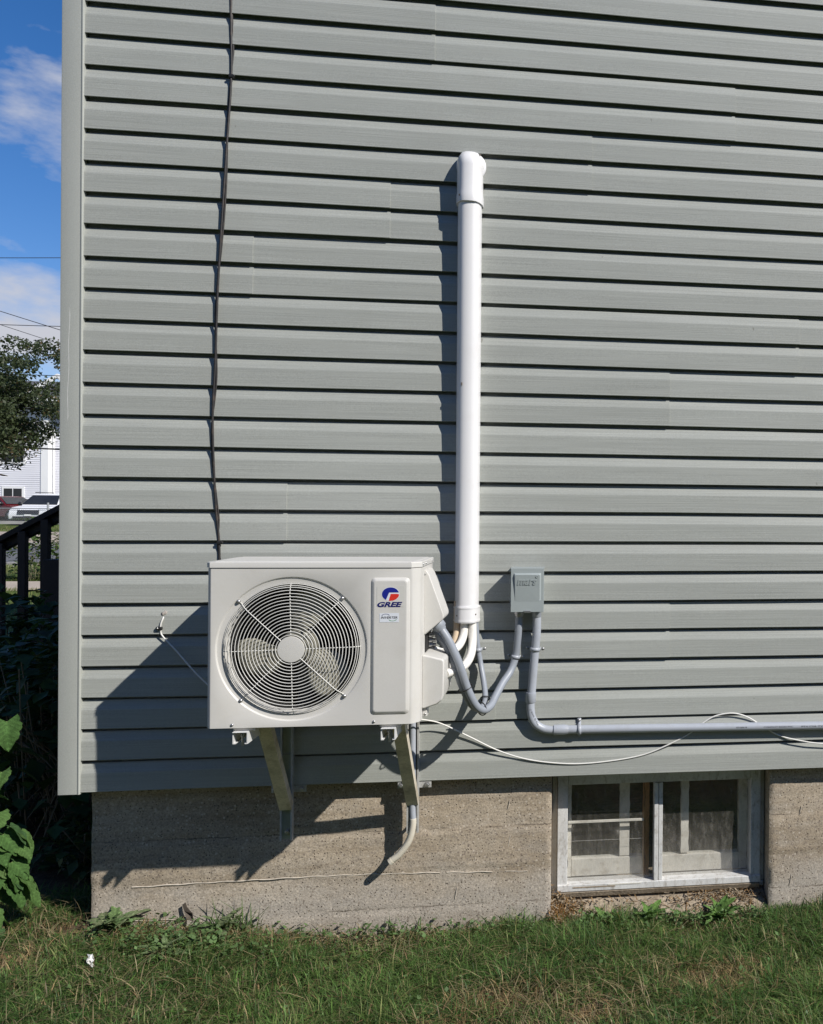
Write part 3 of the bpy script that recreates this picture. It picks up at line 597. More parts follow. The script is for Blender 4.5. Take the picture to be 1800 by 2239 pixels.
# right hand service covers (side of the unit)
uc = [(AX1 - .002, 1.398), (AX1 + .006, 1.398), (AX1 + .016, 1.382), (1.389, 1.247), (1.390, 1.233), (1.384, 1.224), (1.331, 1.178), (AX1 - .002, 1.174)]
o = MB().prism(uc, 'y', -.345, -.205).build('upper_service_cover', 'ac', AC, False, .006, 3); fixn(o)
lc = [(AX1 - .002, 1.112), (1.335, 1.112), (1.394, 1.096), (1.398, 1.088), (1.397, .975), (1.392, .957), (1.375, .943), (1.337, .930), (AX1 - .002, .928)]
o = MB().prism(lc, 'y', -.385, -.185).build('lower_service_cover', 'ac', AC, False, .006, 3); fixn(o)
MB().box(1.3255, 1.340, -.37, -.33, .899, .927).build('cover_flange', 'ac', AC, False, .002)
MB().lathe((1.334, -.37, .908), (0, -1, 0), [(.004, 0), (.004, .002), (.0015, .003)], 10).build('cover_screw', 'bolt', AC, True)
MB().lathe((1.3275, -.346, 1.385), (0, -1, 0), [(.003, 0), (.003, .002), (.0015, .003)], 10).build('cover_screw', 'bolt', AC, True)
# valve area between the covers
for zz in (1.125, 1.142, 1.160): MB().lathe((1.325, -.24, zz), (1, 0, 0), [(.011, 0), (.011, .012), (.007, .016), (.007, .026)], 8).build('service_valve', 'bolt', AC, True)
MB().box(1.3252, 1.3275, -.33, -.20, 1.113, 1.173).build('valve_recess', 'dark', AC)
# warning sticker on the sloping upper cover
sl = Vector((1.389 - (AX1 + .016), 0, 1.247 - 1.382)).normalized(); nr_ = Vector((-sl.z, 0, sl.x)); c0 = Vector((1.3585, -.275, 1.319)) + nr_ * .0006
def stick(name, a0, a1, b0, b1, mat, lift):
    V = [c0 + sl * a + Vector((0, b, 0)) + nr_ * lift for a, b in ((a0, b0), (a1, b0), (a1, b1), (a0, b1))]
    return mesh_obj(name, V, [(0, 1, 2, 3)], mat, AC)
stick('warning_sticker', -.042, .042, -.05, .05, 'sticker', .0006); stick('sticker_print', -.040, -.032, -.048, .03, 'orange', .0010)
for k in range(7): stick('sticker_print', -.026 + k * .009, -.020 + k * .009, -.048, -.02 + .01 * (k % 3), 'ink', .0010)
# feet under the casing
for x in (.775, 1.232):
    for y in (-.42, -.19): MB().box(x - .035, x + .035, y - .02, y + .02, .8835, .8945).build('mounting_foot', 'ac', AC, False, .002)

# ------------------------------------------------------------------ wall brackets of strut channel
def channel(mb, a, b, wx, depth_dir, d=.041, t=.0028, lip=.009):
    """C channel from point a to b, width along world x, open towards depth_dir"""
    a, b, dd = Vector(a), Vector(b), Vector(depth_dir).normalized(); X = Vector((1, 0, 0)); h = wx / 2
    sec = [(-h, d), (-h, 0), (h, 0), (h, d), (h - lip, d), (h - lip, d - t), (h - t, d - t), (h - t, t), (-h + t, t), (-h + t, d - t), (-h + lip, d - t), (-h + lip, d)]
    n = len(sec); V = [a + X * s_ + dd * q for s_, q in sec] + [b + X * s_ + dd * q for s_, q in sec]
    Fc = [(i, (i + 1) % n, n + (i + 1) % n, n + i) for i in range(n)]
    quads = [(0, 1, 8, 9), (1, 2, 7, 8), (2, 3, 6, 7), (3, 4, 5, 6), (0, 9, 10, 11)]
    Fc += [q for q in quads] + [tuple(n + i for i in q) for q in quads]
    return mb.add(V, Fc)
def bracket(x, xa, lab, zb):
    B = thing('wall_bracket', lab, 'bracket', (x, -.03, zb), 'steel brackets under the air conditioner')
    o = channel(MB(), (x, -.0148, zb), (x, -.0148, .845), .043, (0, -1, 0), .020, .0028, .006).build('upright', 'galv', B); fixn(o)
    MB().box(x - .0180, x + .0180, -.0186, -.0178, zb + .002, .80).build('upright_web', 'strut_in', B)
    o = channel(MB(), (xa, -.455, .882), (xa, -.02, .882), .046, (0, 0, -1), .038).build('arm', 'arm', B); fixn(o)
    MB().box(xa - .0225, xa + .0225, -.462, -.40, .8825, .8835).build('arm_cap', 'arm', B, False, .0004)
    bz = .487
    # diagonal brace: flat outer face with side flanges
    a = Vector((x, -.040, bz)); b = Vector((xa + (.040 if xa < 1 else .014), -.355, .872)); dr = (b - a).normalized(); nn = Vector((1, 0, 0)).cross(dr).normalized()
    nn = -nn if nn.y > 0 else nn
    o = channel(MB(), a, b, .043, -nn, .030).build('brace', 'galv_old', B); fixn(o)
    MB().tube([(xa, -.432, .885), (xa, -.432, .832)], .0035, 8).build('hanger_bolt', 'bolt', B, True); MB().lathe((xa, -.432, .872), (0, 0, -1), [(.008, 0), (.008, .006)], 6).build('nut', 'bolt', B)
    tb = MB().box(x - .058, x + .066, -.0143, -.0118, .545, .5705).build('wall_tab', 'galv', B, False, .001)
    for dx in (-.045, .05):
        MB().lathe((x + dx, -.0145, .557), (0, -1, 0), [(.011, 0), (.011, .0015), (.008, .0016), (.008, .0075), (.006, .0085)], 6).build('bolt', 'bolt', tb)
        MB().tube([(x + dx, -.011, .557), (x + dx, .045, .557)], .006, 8).build('anchor_rod', 'bolt', tb, True)
    MB().lathe((x + .002, -.0188, zb + .028), (0, -1, 0), [(.012, 0), (.012, .002), (.009, .0022), (.009, .010), (.006, .011)], 6).build('bolt', 'bolt', B)
    MB().tube([(x + .002, -.0140, zb + .028), (x + .002, .045, zb + .028)], .006, 8).build('anchor_rod', 'bolt', B, True)
bracket(.787, .767, 'galvanised steel bracket under the fan side of the air conditioner', .372)
bracket(1.241, 1.228, 'galvanised steel bracket under the logo side, drain hose in front', .380)
# drain hose
D = thing('drain_hose', 'cream ribbed drain hose curving down from the right bracket', 'hose', (1.24, -.06, .46))
dp = spline([(1.240, -.031, .86), (1.240, -.031, .70), (1.241, -.031, .58), (1.241, -.031, .48), (1.243, -.032, .41), (1.228, -.032, .350), (1.195, -.032, .303), (1.166, -.032, .278)], 10)
k0 = int(len(dp) * .52)
MB().tube(dp[:k0 + 1], .0115, 14).build('upper_pipe', 'conduit', D, True)
ribbed('hose', dp[k0:], .0125, .0007, .006, 'drain', D, 16); MB().tube([dp[-2], dp[-1] + (dp[-1] - dp[-2]).normalized() * .008], .0135, 16).build('end_cuff', 'drain', D, True)

# ------------------------------------------------------------------ line set cover
C = thing('line_set_cover', 'white plastic pipe cover running down the siding', 'pipe cover', (1.4355, -.013, 1.18))
def dsec(cx, hw, dep, z, tilt=None):
    half = [(hw, 0), (hw, -.024), (hw * .95, -.036), (hw * .80, -.054), (hw * .55, -dep * .93), (hw * .28, -dep * .985), (0, -dep)]
    return [(x, y) for x, y in half] + [(-x, y) for x, y in half[-2::-1]]
def duct(name, hw, dep, z0, z1, cx0=1.4355, cx1=None, par=C, y0=-.0125):
    cx1 = cx0 if cx1 is None else cx1
    P0 = [(cx0 + x, y0 + y, z0) for x, y in dsec(0, hw, dep, z0)]; P1 = [(cx1 + x, y0 + y, z1) for x, y in dsec(0, hw, dep, z1)]
    o = loft([P0, P1]).build(name, 'pvc', par, True); fixn(o); return sharp(o, 50)
duct('duct', .0435, .071, 1.19, 2.815)
for z0, z1 in ((1.180, 1.241),): duct('end_collar', .0478, .0762, z0, z1)
for zc in (1.186, 1.236): duct('end_collar', .0490, .0775, zc - .0025, zc + .0025)
def elbow():
    polys = []; hw, dep, y0 = .0475, .0755, -.0125
    for z, k in ((2.765, 1.045), (2.770, 1.05), (2.798, 1.04), (2.813, 1.0), (2.905, 1.0)): polys.append([(1.4355 + x * k, y0 + y * k, z) for x, y in dsec(0, hw, dep, z)])
    for a in (12, 25, 38, 50, 62, 74, 90):
        kx = 1.0 + .10 * (a / 90)
        polys.append([(1.4355 + x * kx, y0 + y * math.cos(rad(a)), 2.905 - y * math.sin(rad(a)) * .90) for x, y in dsec(0, hw, dep, 0)])
    o = loft(polys).build('elbow', 'pvc', C, True); fixn(o); return sharp(o, 55)
elbow()
MB().lathe((1.4385, -.0125, 2.918), (0, -1, 0), [(.0555, 0), (.0555, .008), (.0535, .010), (.03, .011)], 40).build('wall_flange', 'pvc', C, True)
for (x, z, y) in ((1.405, 1.208, -.060), (1.472, 1.211, -.052), (1.402, 2.788, -.062), (1.469, 2.785, -.052), (1.474, 2.955, -.03)): MB().lathe((x, y - .012, z), (.0, -1, 0), [(.0032, 0), (.0032, .006), (.001, .007)], 8).build('cover_screw', 'duct_mark', C, True)
MB().box(1.414, 1.418, -.0845, -.078, 2.074, 2.084).build('scuff_mark', 'duct_mark', C)
# insulated pipes from the cover to the valves
def pipe(label, pts, r, mat, name='refrigerant_pipe'):
    t = MB().tube(spline(pts, 10), r, 14).build(name, mat, None, True); tag(t, label, 'pipe', 'pipes below the pipe cover'); return t
pipe('tan foam wrapped pipe, leftmost below the white pipe cover', [(1.402, -.048, 1.26), (1.402, -.048, 1.19), (1.400, -.055, 1.14), (1.388, -.075, 1.09), (1.365, -.11, 1.06), (1.34, -.15, 1.055), (1.329, -.17, 1.055)], .0125, 'insul_tan')
pipe('white taped pipe, middle of three below the pipe cover', [(1.429, -.056, 1.26), (1.429, -.056, 1.18), (1.427, -.066, 1.13), (1.414, -.100, 1.098), (1.392, -.150, 1.086), (1.365, -.195, 1.090), (1.335, -.215, 1.105)], .0150, 'insul')
pipe('white taped pipe, rightmost below the cover, bending under the others', [(1.459, -.050, 1.26), (1.459, -.052, 1.17), (1.461, -.062, 1.105), (1.458, -.100, 1.062), (1.445, -.165, 1.038), (1.420, -.235, 1.031), (1.390, -.285, 1.028)], .0155, 'insul')

# ------------------------------------------------------------------ electrical: disconnect box, conduits, clamps
E_ = thing('disconnect_box', 'small grey metal electrical disconnect box with raised lettering', 'electrical box', (1.665, -.013, 1.222))
BX0, BX1, BZ0, BZ1 = 1.604, 1.727, 1.222, 1.387; BYF = -.100
MB().box(BX0 + .004, BX1 - .004, BYF + .004, -.0136, BZ0 + .004, BZ1 - .003).build('back_box', 'box', E_, False, .002)
MB().box(BX0, BX1, BYF - .0015, BYF + .0015, BZ0, BZ1).build('cover', 'box', E_, False, .0012)
MB().box(BX0 - .001, BX1 + .001, BYF - .001, -.02, BZ1 - .002, BZ1 + .0012).build('cover_hood', 'box', E_, False, .0008)
def trp(x0, x1, z0, z1, r, y): return [(x, y, z) for x, z in rrect(x0, x1, z0, z1, r, 4)]
def pill(dx, dz, r, y0, taper):
    P = trp(1.6145 + dx, 1.7165 - dx, 1.262 + dz * 0, 1.3695 - dz, r, 0)
    return [(x, y0 - taper * max(0, min(1, (z - 1.268) / .09)), z) for x, _, z in P]
o = loft([pill(0, 0, .003, BYF - .0012, .0), pill(.0055, .0065, .003, BYF - .0016, .0085)]).build('raised_panel', 'box', E_, True); fixn(o); sharp(o, 12)
text_mesh('embossed_lettering', 'mars', .041, 'box', E_, (1.664, BYF - .0087, 1.3385), (1, 0, 0), (0, -.094, 1), .25, .0015, .0010, .072)
MB().lathe((1.7005, BYF - .0099, 1.3560), (0, -1, 0), [(.0045, 0), (.0045, .0012), (.0028, .0013), (.0028, .0002)], 14).build('trademark_ring', 'box', E_, True)
MB().box(1.6535, 1.679, BYF - .006, BYF + .002, BZ0 - .002, BZ0 + .006).build('hasp', 'bolt', E_, False, .001)
for z in (1.265, 1.345): MB().box(BX0 - .004, BX0, BYF + .002, BYF + .012, z - .012, z + .012).build('hinge', 'box', E_, False, .001)
for x, r in ((1.632, .0165), (1.7005, .020)):
    MB().lathe((x, -.048, BZ0 + .006), (0, 0, -1), [(r, 0), (r, .010), (r * .85, .012), (r * .85, .030), (r * .7, .032)], 18).build('conduit_hub', 'bolt' if x < 1.66 else 'conduit', E_, True)
def clamp(name, lab, c, axis, r):
    """two-screw pipe strap holding a conduit that runs along axis"""
    t = thing(name, lab, 'clamp', c, 'two screw pipe straps')
    ax = Vector(axis).normalized(); sd_ = Vector((0, 1, 0)).cross(ax).normalized(); c = Vector(c); P = []
    for k in range(17):
        a = math.pi * k / 16; P.append(c + sd_ * (math.cos(a) * (r + .002)) + Vector((0, -1, 0)) * (math.sin(a) * (r + .002)))
    yb = -.014
    P = [c + sd_ * (r + .022) + Vector((0, yb - c.y, 0)), c + sd_ * (r + .004) + Vector((0, yb - c.y, 0))] + P + [c - sd_ * (r + .004) + Vector((0, yb - c.y, 0)), c - sd_ * (r + .022) + Vector((0, yb - c.y, 0))]
    V = []; Fc = []
    for p in P: V += [p - ax * .007, p + ax * .007]
    Fc = [(2 * i, 2 * i + 1, 2 * i + 3, 2 * i + 2) for i in range(len(P) - 1)]
    o = mesh_obj('strap', V, Fc, 'conduit', t, True); sm = o.modifiers.new('solid', 'SOLIDIFY'); sm.thickness = .0025; sm.offset = 0
    for s_ in (-1, 1):
        q = c + sd_ * s_ * (r + .014); q.y = yb - .001; MB().lathe(q, (0, -1, 0), [(.006, 0), (.006, .003), (.003, .0055), (.001, .006)], 12).build('screw', 'bolt', t, True)
# rigid conduit: box -> bend -> along the wall to the right
RC = thing('rigid_conduit', 'grey rigid plastic conduit from the box, bending along the wall', 'conduit', (1.70, -.042, .76))
st = [(1.7005, -.046, 1.225), (1.7, -.045, 1.14), (1.6935, -.040, 1.06), (1.6855, -.038, .95), (1.6815, -.038, .895)]
MB().tube(spline(st, 6), .0162, 18).build('straight_pipe', 'conduit', RC, True)
MB().lathe((1.6805, -.038, .905), (-.04, 0, -1), [(.0195, 0), (.0195, .036), (.0178, .038)], 20).build('coupling', 'conduit', RC, True)
bend = [(1.6795, -.038, .88), (1.679, -.038, .845), (1.684, -.038, .81), (1.700, -.038, .782), (1.728, -.038, .764), (1.757, -.038, .7585), (1.775, -.038, .7585)]
MB().tube(spline(bend, 8), .0158, 18).build('elbow', 'conduit', RC, True)
MB().lathe((1.768, -.038, .7585), (1, 0, -.005), [(.0195, 0), (.0198, .002), (.0198, .042), (.0168, .056)], 20).build('coupling', 'conduit', RC, True)
MB().tube([(1.80, -.038, .7583), (2.4, -.038, .752), (3.0, -.038, .7455), (5.9, -.038, .72)], .0165, 18).build('straight_pipe', 'conduit', RC, True)
def print_run(x, n, w0, txt):
    text_mesh('printed_text', txt, .011, 'ink', RC, (x, -.0548, .7545 - (x - 1.8) * .0105 + .004), (1, 0, -.0105), (0, -.3, 1), 0, .0001, 0, w0)
print_run(2.505, 8, .042, '03184-9'); print_run(2.655, 16, .12, 'CONDUIT RIGID PVC'); print_run(2.83, 20, .16, 'FT4 CSA TYPE 90C 25')
text_mesh('printed_text', 'ELBOW 90 PVC', .008, 'ink', RC, (1.6938, -.0535, .812), (.45, 0, -.9), (.8, 0, .4), 0, .0001, 0, .07)
clamp('pipe_strap', 'grey strap on the upright rigid conduit below the box', (1.6945, -.040, 1.072), (.07, 0, 1), .0162)
clamp('pipe_strap', 'grey strap on the horizontal conduit beside the elbow coupling', (1.866, -.038, .7578), (1, 0, -.01), .0165)
clamp('pipe_strap', 'grey strap on the flexible conduit left of the rigid one', (1.621, -.036, 1.043), (.12, 0, 1), .0135)
clamp('pipe_strap', 'grey strap on the conduit beside the white pipe cover', (1.4795, -.034, 1.071), (-.12, 0, 1), .0095)
# flexible conduits
FLX = thing('flexible_conduit', 'thick grey flexible conduit looping from the air conditioner up to the box', 'conduit', (1.5, -.1, .85))
fa_ = [(1.357, -.272, 1.207), (1.375, -.275, 1.183), (1.402, -.278, 1.140), (1.436, -.276, 1.062), (1.463, -.262, .972), (1.490, -.238, .906), (1.515, -.208, .880), (1.537, -.172, .886), (1.550, -.140, .908), (1.575, -.090, .952), (1.602, -.052, .990), (1.620, -.036, 1.043), (1.628, -.042, 1.11), (1.632, -.047, 1.17), (1.632, -.048, 1.205)]
ribbed('hose', spline(fa_, 14), .0140, .0006, .0075, 'flex', FLX, 16)
d_ = (Vector(fa_[1]) - Vector(fa_[0])).normalized()
MB().lathe(Vector(fa_[0]) - d_ * .006, d_, [(.022, 0), (.024, .004), (.024, .026), (.019, .030), (.0165, .038)], 24).build('connector', 'flex', FLX, True)
MB().lathe((1.632, -.048, 1.203), (0, 0, 1), [(.0165, 0), (.018, .003), (.018, .018), (.0145, .020)], 16).build('connector', 'bolt', FLX, True)
FL2 = thing('control_conduit', 'thin grey conduit tied behind the thick one, rising beside the pipe cover', 'conduit', (1.5, -.1, .85))
fb = [(1.345, -.235, 1.175), (1.380, -.250, 1.13), (1.412, -.252, 1.06), (1.444, -.242, .965), (1.472, -.218, .902), (1.497, -.180, .878), (1.512, -.140, .887), (1.513, -.104, .912), (1.503, -.064, .960), (1.490, -.038, 1.015), (1.4795, -.034, 1.071), (1.474, -.034, 1.12), (1.468, -.036, 1.20)]
ribbed('hose', spline(fb, 12), .0105, .0005, .0075, 'flex', FL2, 14)
def zip_tie(label, c, axis, r):
    ax = Vector(axis).normalized(); t = thing('cable_tie', label, 'cable tie', c, 'black cable ties'); a = Vector((0, -1, 0)); u = ax.cross(a).normalized(); w_ = ax.cross(u)
    P = [Vector(c) + (u * math.cos(2 * math.pi * k / 24) * r + w_ * math.sin(2 * math.pi * k / 24) * r * 1.0) for k in range(25)]
    MB().tube(P, .0022, 6, False).build('band', 'rubber', t, True); q = Vector(c) + w_ * r * .6 - u * r * .8
    MB().box(q.x - .004, q.x + .004, q.y - .004, q.y + .004, q.z - .004, q.z + .004).build('head', 'rubber', t, False, .001)
zip_tie('black cable tie halfway down the two conduits', (1.4545, -.253, .969), (.35, .15, -.9), .026)
zip_tie('black cable tie at the bottom of the conduit loop', (1.508, -.196, .882), (.6, .7, .1), .024)
zip_tie('black cable tie on the thin conduit where it leaves the loop', (1.514, -.118, .902), (-.05, .6, .6), .016)

# ------------------------------------------------------------------ cables on the wall
BC = thing('black_cable', 'black cable hanging down the siding behind the air conditioner', 'cable', (.54, -.02, 1.3))
bc = [(.572, -.018, 5.6), (.571, -.018, 4.4), (.571, -.018, 3.476), (.574, -.019, 3.201), (.560, -.025, 2.899), (.536, -.026, 2.444), (.527, -.024, 2.15), (.519, -.024, 1.919), (.529, -.021, 1.639), (.541, -.018, 1.49), (.545, -.02, 1.40), (.552, -.02, 1.25)]
MB().tube(spline(bc, 14), .0042, 8).build('jacket', 'blackc', BC, True)
MB().tube([p + Vector((.006 * math.sin(i * .23), .004, 0)) for i, p in enumerate(spline(bc, 14))], .0032, 6).build('jacket', 'blackc', BC, True)
for (x, z) in ((.5745, 3.195), (.5445, 1.478), (.572, 4.6)):
    k = MB().box(x - .008, x + .010, -.026, -.0135, z - .006, z + .006).build('cable_clip', 'rubber', BC, False, .002); MB().lathe((x + .010, -.022, z), (0, -1, 0), [(.004, 0), (.004, .003), (.002, .005)], 8).build('nail', 'rubber', k, True)
WC = thing('white_cable', 'thin white cable sagging along the wall, passing behind the unit', 'cable', (1.3, -.03, .7))
wc = [(.353, -.006, 1.214), (.352, -.020, 1.200), (.346, -.024, 1.178), (.345, -.022, 1.155), (.352, -.022, 1.135), (.40, -.030, 1.084), (.50, -.045, .975), (.62, -.060, .88), (.80, -.075, .835), (1.0, -.09, .822), (1.2, -.095, .832), (1.30, -.060, .812), (1.355, -.042, .790), (1.45, -.030, .738), (1.56, -.025, .680), (1.68, -.0225, .640), (1.831, -.0215, .620), (1.97, -.0205, .624), (2.109, -.0205, .644), (2.21, -.020, .680), (2.298, -.0185, .722), (2.36, -.0185, .768), (2.41, -.018, .793), (2.479, -.020, .801), (2.54, -.0185, .782), (2.60, -.0185, .744), (2.67, -.022, .706), (2.76, -.028, .684), (2.85, -.030, .671), (3.1, -.03, .655), (3.6, -.03, .70)]
MB().tube(spline(wc, 8), .0028, 8).build('jacket', 'whitec', WC, True)
cl = MB().box(.330, .351, -.030, -.0135, 1.158, 1.170).build('cable_clip', 'rubber', WC, False, .003); MB().lathe((.337, -.030, 1.165), (0, -1, 0), [(.0035, 0), (.0035, .001), (.001, .0025)], 8).build('nail', 'bolt', cl, True)
V = []; Fc = []
bm = bmesh.new(); bmesh.ops.create_icosphere(bm, subdivisions=3, radius=1)
for v in bm.verts:
    k = 1 + .35 * noise.noise(v.co * 2.1); v.co = Vector((.354 + v.co.x * .0125 * k + v.co.z * .004, -.010 + v.co.y * .011 * k, 1.217 + v.co.z * .0105 * k))
me = bpy.data.meshes.new('sealant_lump'); bm.to_mesh(me); bm.free(); tag(wrap('sealant_lump', me, 'putty', None, True), 'grey lump of sealant where the white cable enters the siding', 'sealant')

# ------------------------------------------------------------------ lawn grass near the wall (nobody could count it)
def vnoise(x, y, s, seed):
    return (np.sin(x * s + seed) * np.cos(y * s * 1.13 + seed * 1.7) + .6 * np.sin(x * s * 2.1 - y * s * 1.7 + seed * 2.3) + .4 * np.cos(x * s * 3.7 + y * s * 4.1 + seed * .7)) / 2
BROWN = [(1.62, -.50, .17, .07), (2.33, -.44, .19, .09), (1.48, -.68, .18, .07), (-.08, -.24, .15, .09), (.05, .02, .16, .05), (.60, -.02, .45, .05), (1.0, -.01, .4, .03), (.35, -.04, .2, .05), (1.9, -.6, .12, .07)]
TUFT = [(1.50, -.585, .05, 1.7), (1.62, -.44, .05, 1.2), (2.9, -.25, .25, 1.5), (2.6, -.65, .2, 1.4), (1.85, -.25, .3, 1.25)]
def blades(X, Y, length, width, seed, bend=.55, seg=3):
    n = len(X); r = np.random.default_rng(seed)
    az = r.uniform(0, 2 * np.pi, n) + .9 * vnoise(X, Y, 2.3, 1.0); ln = length * r.uniform(.55, 1.25, n); bd = np.clip(bend * r.normal(1, .45, n), .05, 1.5)
    d = np.stack([np.cos(az), np.sin(az)], -1); Z = gz(X, Y) - .004
    side = np.stack([-d[:, 1], d[:, 0]], -1) * (width * r.uniform(.6, 1.3, n) / 2)[:, None]
    Vs = []
    for k in range(seg + 1):
        t = k / seg; hor = ln * bd * t ** 1.7; ver = ln * (t - .42 * np.clip(bd, 0, 1.3) * t ** 2.2)
        c = np.stack([X + d[:, 0] * hor, Y + d[:, 1] * hor, Z + ver], -1)
        if k < seg:
            wv = (1 - .25 * t); s3 = np.concatenate([side * wv, np.zeros((n, 1))], 1); Vs += [c - s3, c + s3]
        else: Vs.append(c)
    nv = 2 * seg + 1; V = np.stack(Vs, 1).reshape(-1, 3); b = (np.arange(n) * nv)[:, None]
    quads = np.concatenate([b + np.array([[2 * k, 2 * k + 1, 2 * k + 3, 2 * k + 2]]) for k in range(seg - 1)], 0); tri = b + np.array([[2 * seg - 2, 2 * seg - 1, 2 * seg]])
    return V, [quads, tri], nv
def lawn(n, x0, x1, y0, y1, length, width, seed, keep=None):
    r = np.random.default_rng(seed); X = r.uniform(x0, x1, n); Y = r.uniform(y0, y1, n)
    # clumping
    cxs = r.uniform(x0, x1, n // 14); cys = r.uniform(y0, y1, n // 14); ci = r.integers(0, len(cxs), n); pick = r.random(n) < .6
    X = np.where(pick, cxs[ci] + r.normal(0, .02, n), X); Y = np.where(pick, cys[ci] + r.normal(0, .02, n), Y)
    ok = (Y < .035) | (X < .05)
    ok &= ~((X > .06) & (Y > .034)); ok &= ~((X < .06) & (Y > .30))
    if keep is not None: ok &= keep(X, Y)
    br = np.zeros(len(X))
    for bx, by, sx_, sy_ in BROWN: br = np.maximum(br, np.exp(-((X - bx) / sx_) ** 2 - ((Y - by) / sy_) ** 2))
    bare = r.random(len(X)) < br * .45; ok &= ~bare
    # thin, gravelly strip along the wall
    wall = np.clip((Y + .08) / .10, 0, 1) * (X > .1) * (X < 1.0); ok &= r.random(len(X)) > wall * .6
    X, Y, br = X[ok], Y[ok], br[ok]
    ln = length * (1 + .45 * vnoise(X, Y, 5, 2.0) + .35 * vnoise(X, Y, 14, 4.0)) * (1 - .35 * br)
    for tx, ty, tr, tk in TUFT: ln = ln * (1 + (tk - 1) * np.exp(-((X - tx) ** 2 + (Y - ty) ** 2) / tr ** 2))
    wmul = np.where(r.random(len(X)) < .13, r.uniform(1.5, 2.4, len(X)), r.uniform(.7, 1.1, len(X)))
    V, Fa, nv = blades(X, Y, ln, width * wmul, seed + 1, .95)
    m = len(X); pn = np.clip(vnoise(X, Y, 3.1, 5.0) * .5 + vnoise(X, Y, 11.0, 8.0) * .4 + .5, 0, 1)
    g1 = np.array([.042, .098, .018]); g2 = np.array([.088, .158, .034]); g3 = np.array([.15, .17, .06]); st_ = np.array([.33, .25, .125]); st2 = np.array([.20, .125, .06])
    c = g1 + (g2 - g1) * np.clip(pn * 1.0 - .1 + r.normal(0, .3, m), 0, 1.25)[:, None]
    yl = (r.random(m) < .14 + .12 * pn)[:, None]; c = np.where(yl, g3 * r.uniform(.7, 1.2, (m, 1)), c)
    dry = (r.random(m) < np.clip(.04 + .05 * (vnoise(X, Y, 6.3, 9.0) > .35) + br * .85, 0, .9))[:, None]; c = np.where(dry, st_ + (st2 - st_) * r.random((m, 1)), c)
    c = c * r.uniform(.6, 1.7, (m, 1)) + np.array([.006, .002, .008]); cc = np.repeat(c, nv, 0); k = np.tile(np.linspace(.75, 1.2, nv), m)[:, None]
    return V, Fa, cc * k
def thatch(n, x0, x1, y0, y1, seed):
    r = np.random.default_rng(seed); X = r.uniform(x0, x1, n); Y = r.uniform(y0, y1, n); ok = ((Y < .03) | (X < .05)) & (vnoise(X, Y, 4.4, 3.0) + vnoise(X, Y, 9.7, 6.0) * .7 > r.uniform(-.9, .9, n)); X, Y = X[ok], Y[ok]; m = len(X)
    V, Fa, nv = blades(X, Y, np.full(m, .085), .0022 * r.uniform(.7, 1.5, m), seed + 3, 1.35); V[:, 2] += np.repeat(r.uniform(.0, .02, m), nv)
    return V, Fa, np.repeat(np.array([[.30, .245, .14]]) * r.uniform(.4, 1.3, (m, 1)), nv, 0)
def add_stuff(name, label, cat, parts, mat):
    Vs, Fq, Ft, Cs, off = [], [], [], [], 0
    for V, Fa, c in parts:
        Vs.append(V); Cs.append(c); Fq += [f + off for f in Fa if f.shape[1] == 4]; Ft += [f + off for f in Fa if f.shape[1] == 3]; off += len(V)
    o = colmesh(name, np.concatenate(Vs), [np.concatenate(Fq), np.concatenate(Ft)], np.concatenate(Cs), mat); return tag(o, label, cat, None, 'stuff')
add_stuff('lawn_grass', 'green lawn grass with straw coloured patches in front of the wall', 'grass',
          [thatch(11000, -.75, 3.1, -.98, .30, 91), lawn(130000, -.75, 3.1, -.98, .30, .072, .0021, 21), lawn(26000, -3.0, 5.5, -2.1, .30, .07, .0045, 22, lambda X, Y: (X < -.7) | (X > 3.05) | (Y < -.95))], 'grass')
# litter of dry clippings and chips along the foundation
n = 3000; r = np.random.default_rng(5)
X = np.concatenate([r.uniform(.08, 1.75, n), r.normal(1.82, .05, 900), np.concatenate([r.normal(2.45, .10, 500), r.uniform(1.80, 2.63, 200)])]); Y = np.concatenate([-.11 + .15 * r.random(n) ** .6, r.uniform(-.02, .10, 900), .02 + .085 * r.random(700) ** .7])
n = len(X); az = r.uniform(0, 6.28, n); ln = r.uniform(.006, .028, n); wd = r.uniform(.002, .006, n); Z = np.where((Y > .042) & (X > 1.76), -.03 + np.clip((Y - .043) * 1.05, 0, .07) + .003, gz(X, Y) + .004) + r.uniform(0, .008, n); tl = r.normal(0, .35, n)
Z = Z + np.where((X > 1.76) & (X < 1.86), np.clip(1.86 - X, 0, 1) * .8 * r.random(n), 0)
d = np.stack([np.cos(az) * np.cos(tl), np.sin(az) * np.cos(tl), np.sin(tl)], -1) * ln[:, None] / 2; s3 = np.stack([-np.sin(az), np.cos(az), 0 * az], -1) * wd[:, None] / 2; c = np.stack([X, Y, Z], -1)
V = np.stack([c - d - s3, c - d + s3, c + d + s3, c + d - s3], 1).reshape(-1, 3); fq = (np.arange(n) * 4)[:, None] + np.array([[0, 1, 2, 3]])
base = np.where((X[:, None] > 1.74) & (r.random((n, 1)) < .6), np.array([[.25, .16, .08]]), np.array([[.38, .31, .225]])) * r.uniform(.45, 1.25, (n, 1))
tag(colmesh('dry_litter', V, [fq], np.repeat(base, 4, 0), 'straw'), 'dry straw and leaf litter along the foundation', 'litter', None, 'stuff')
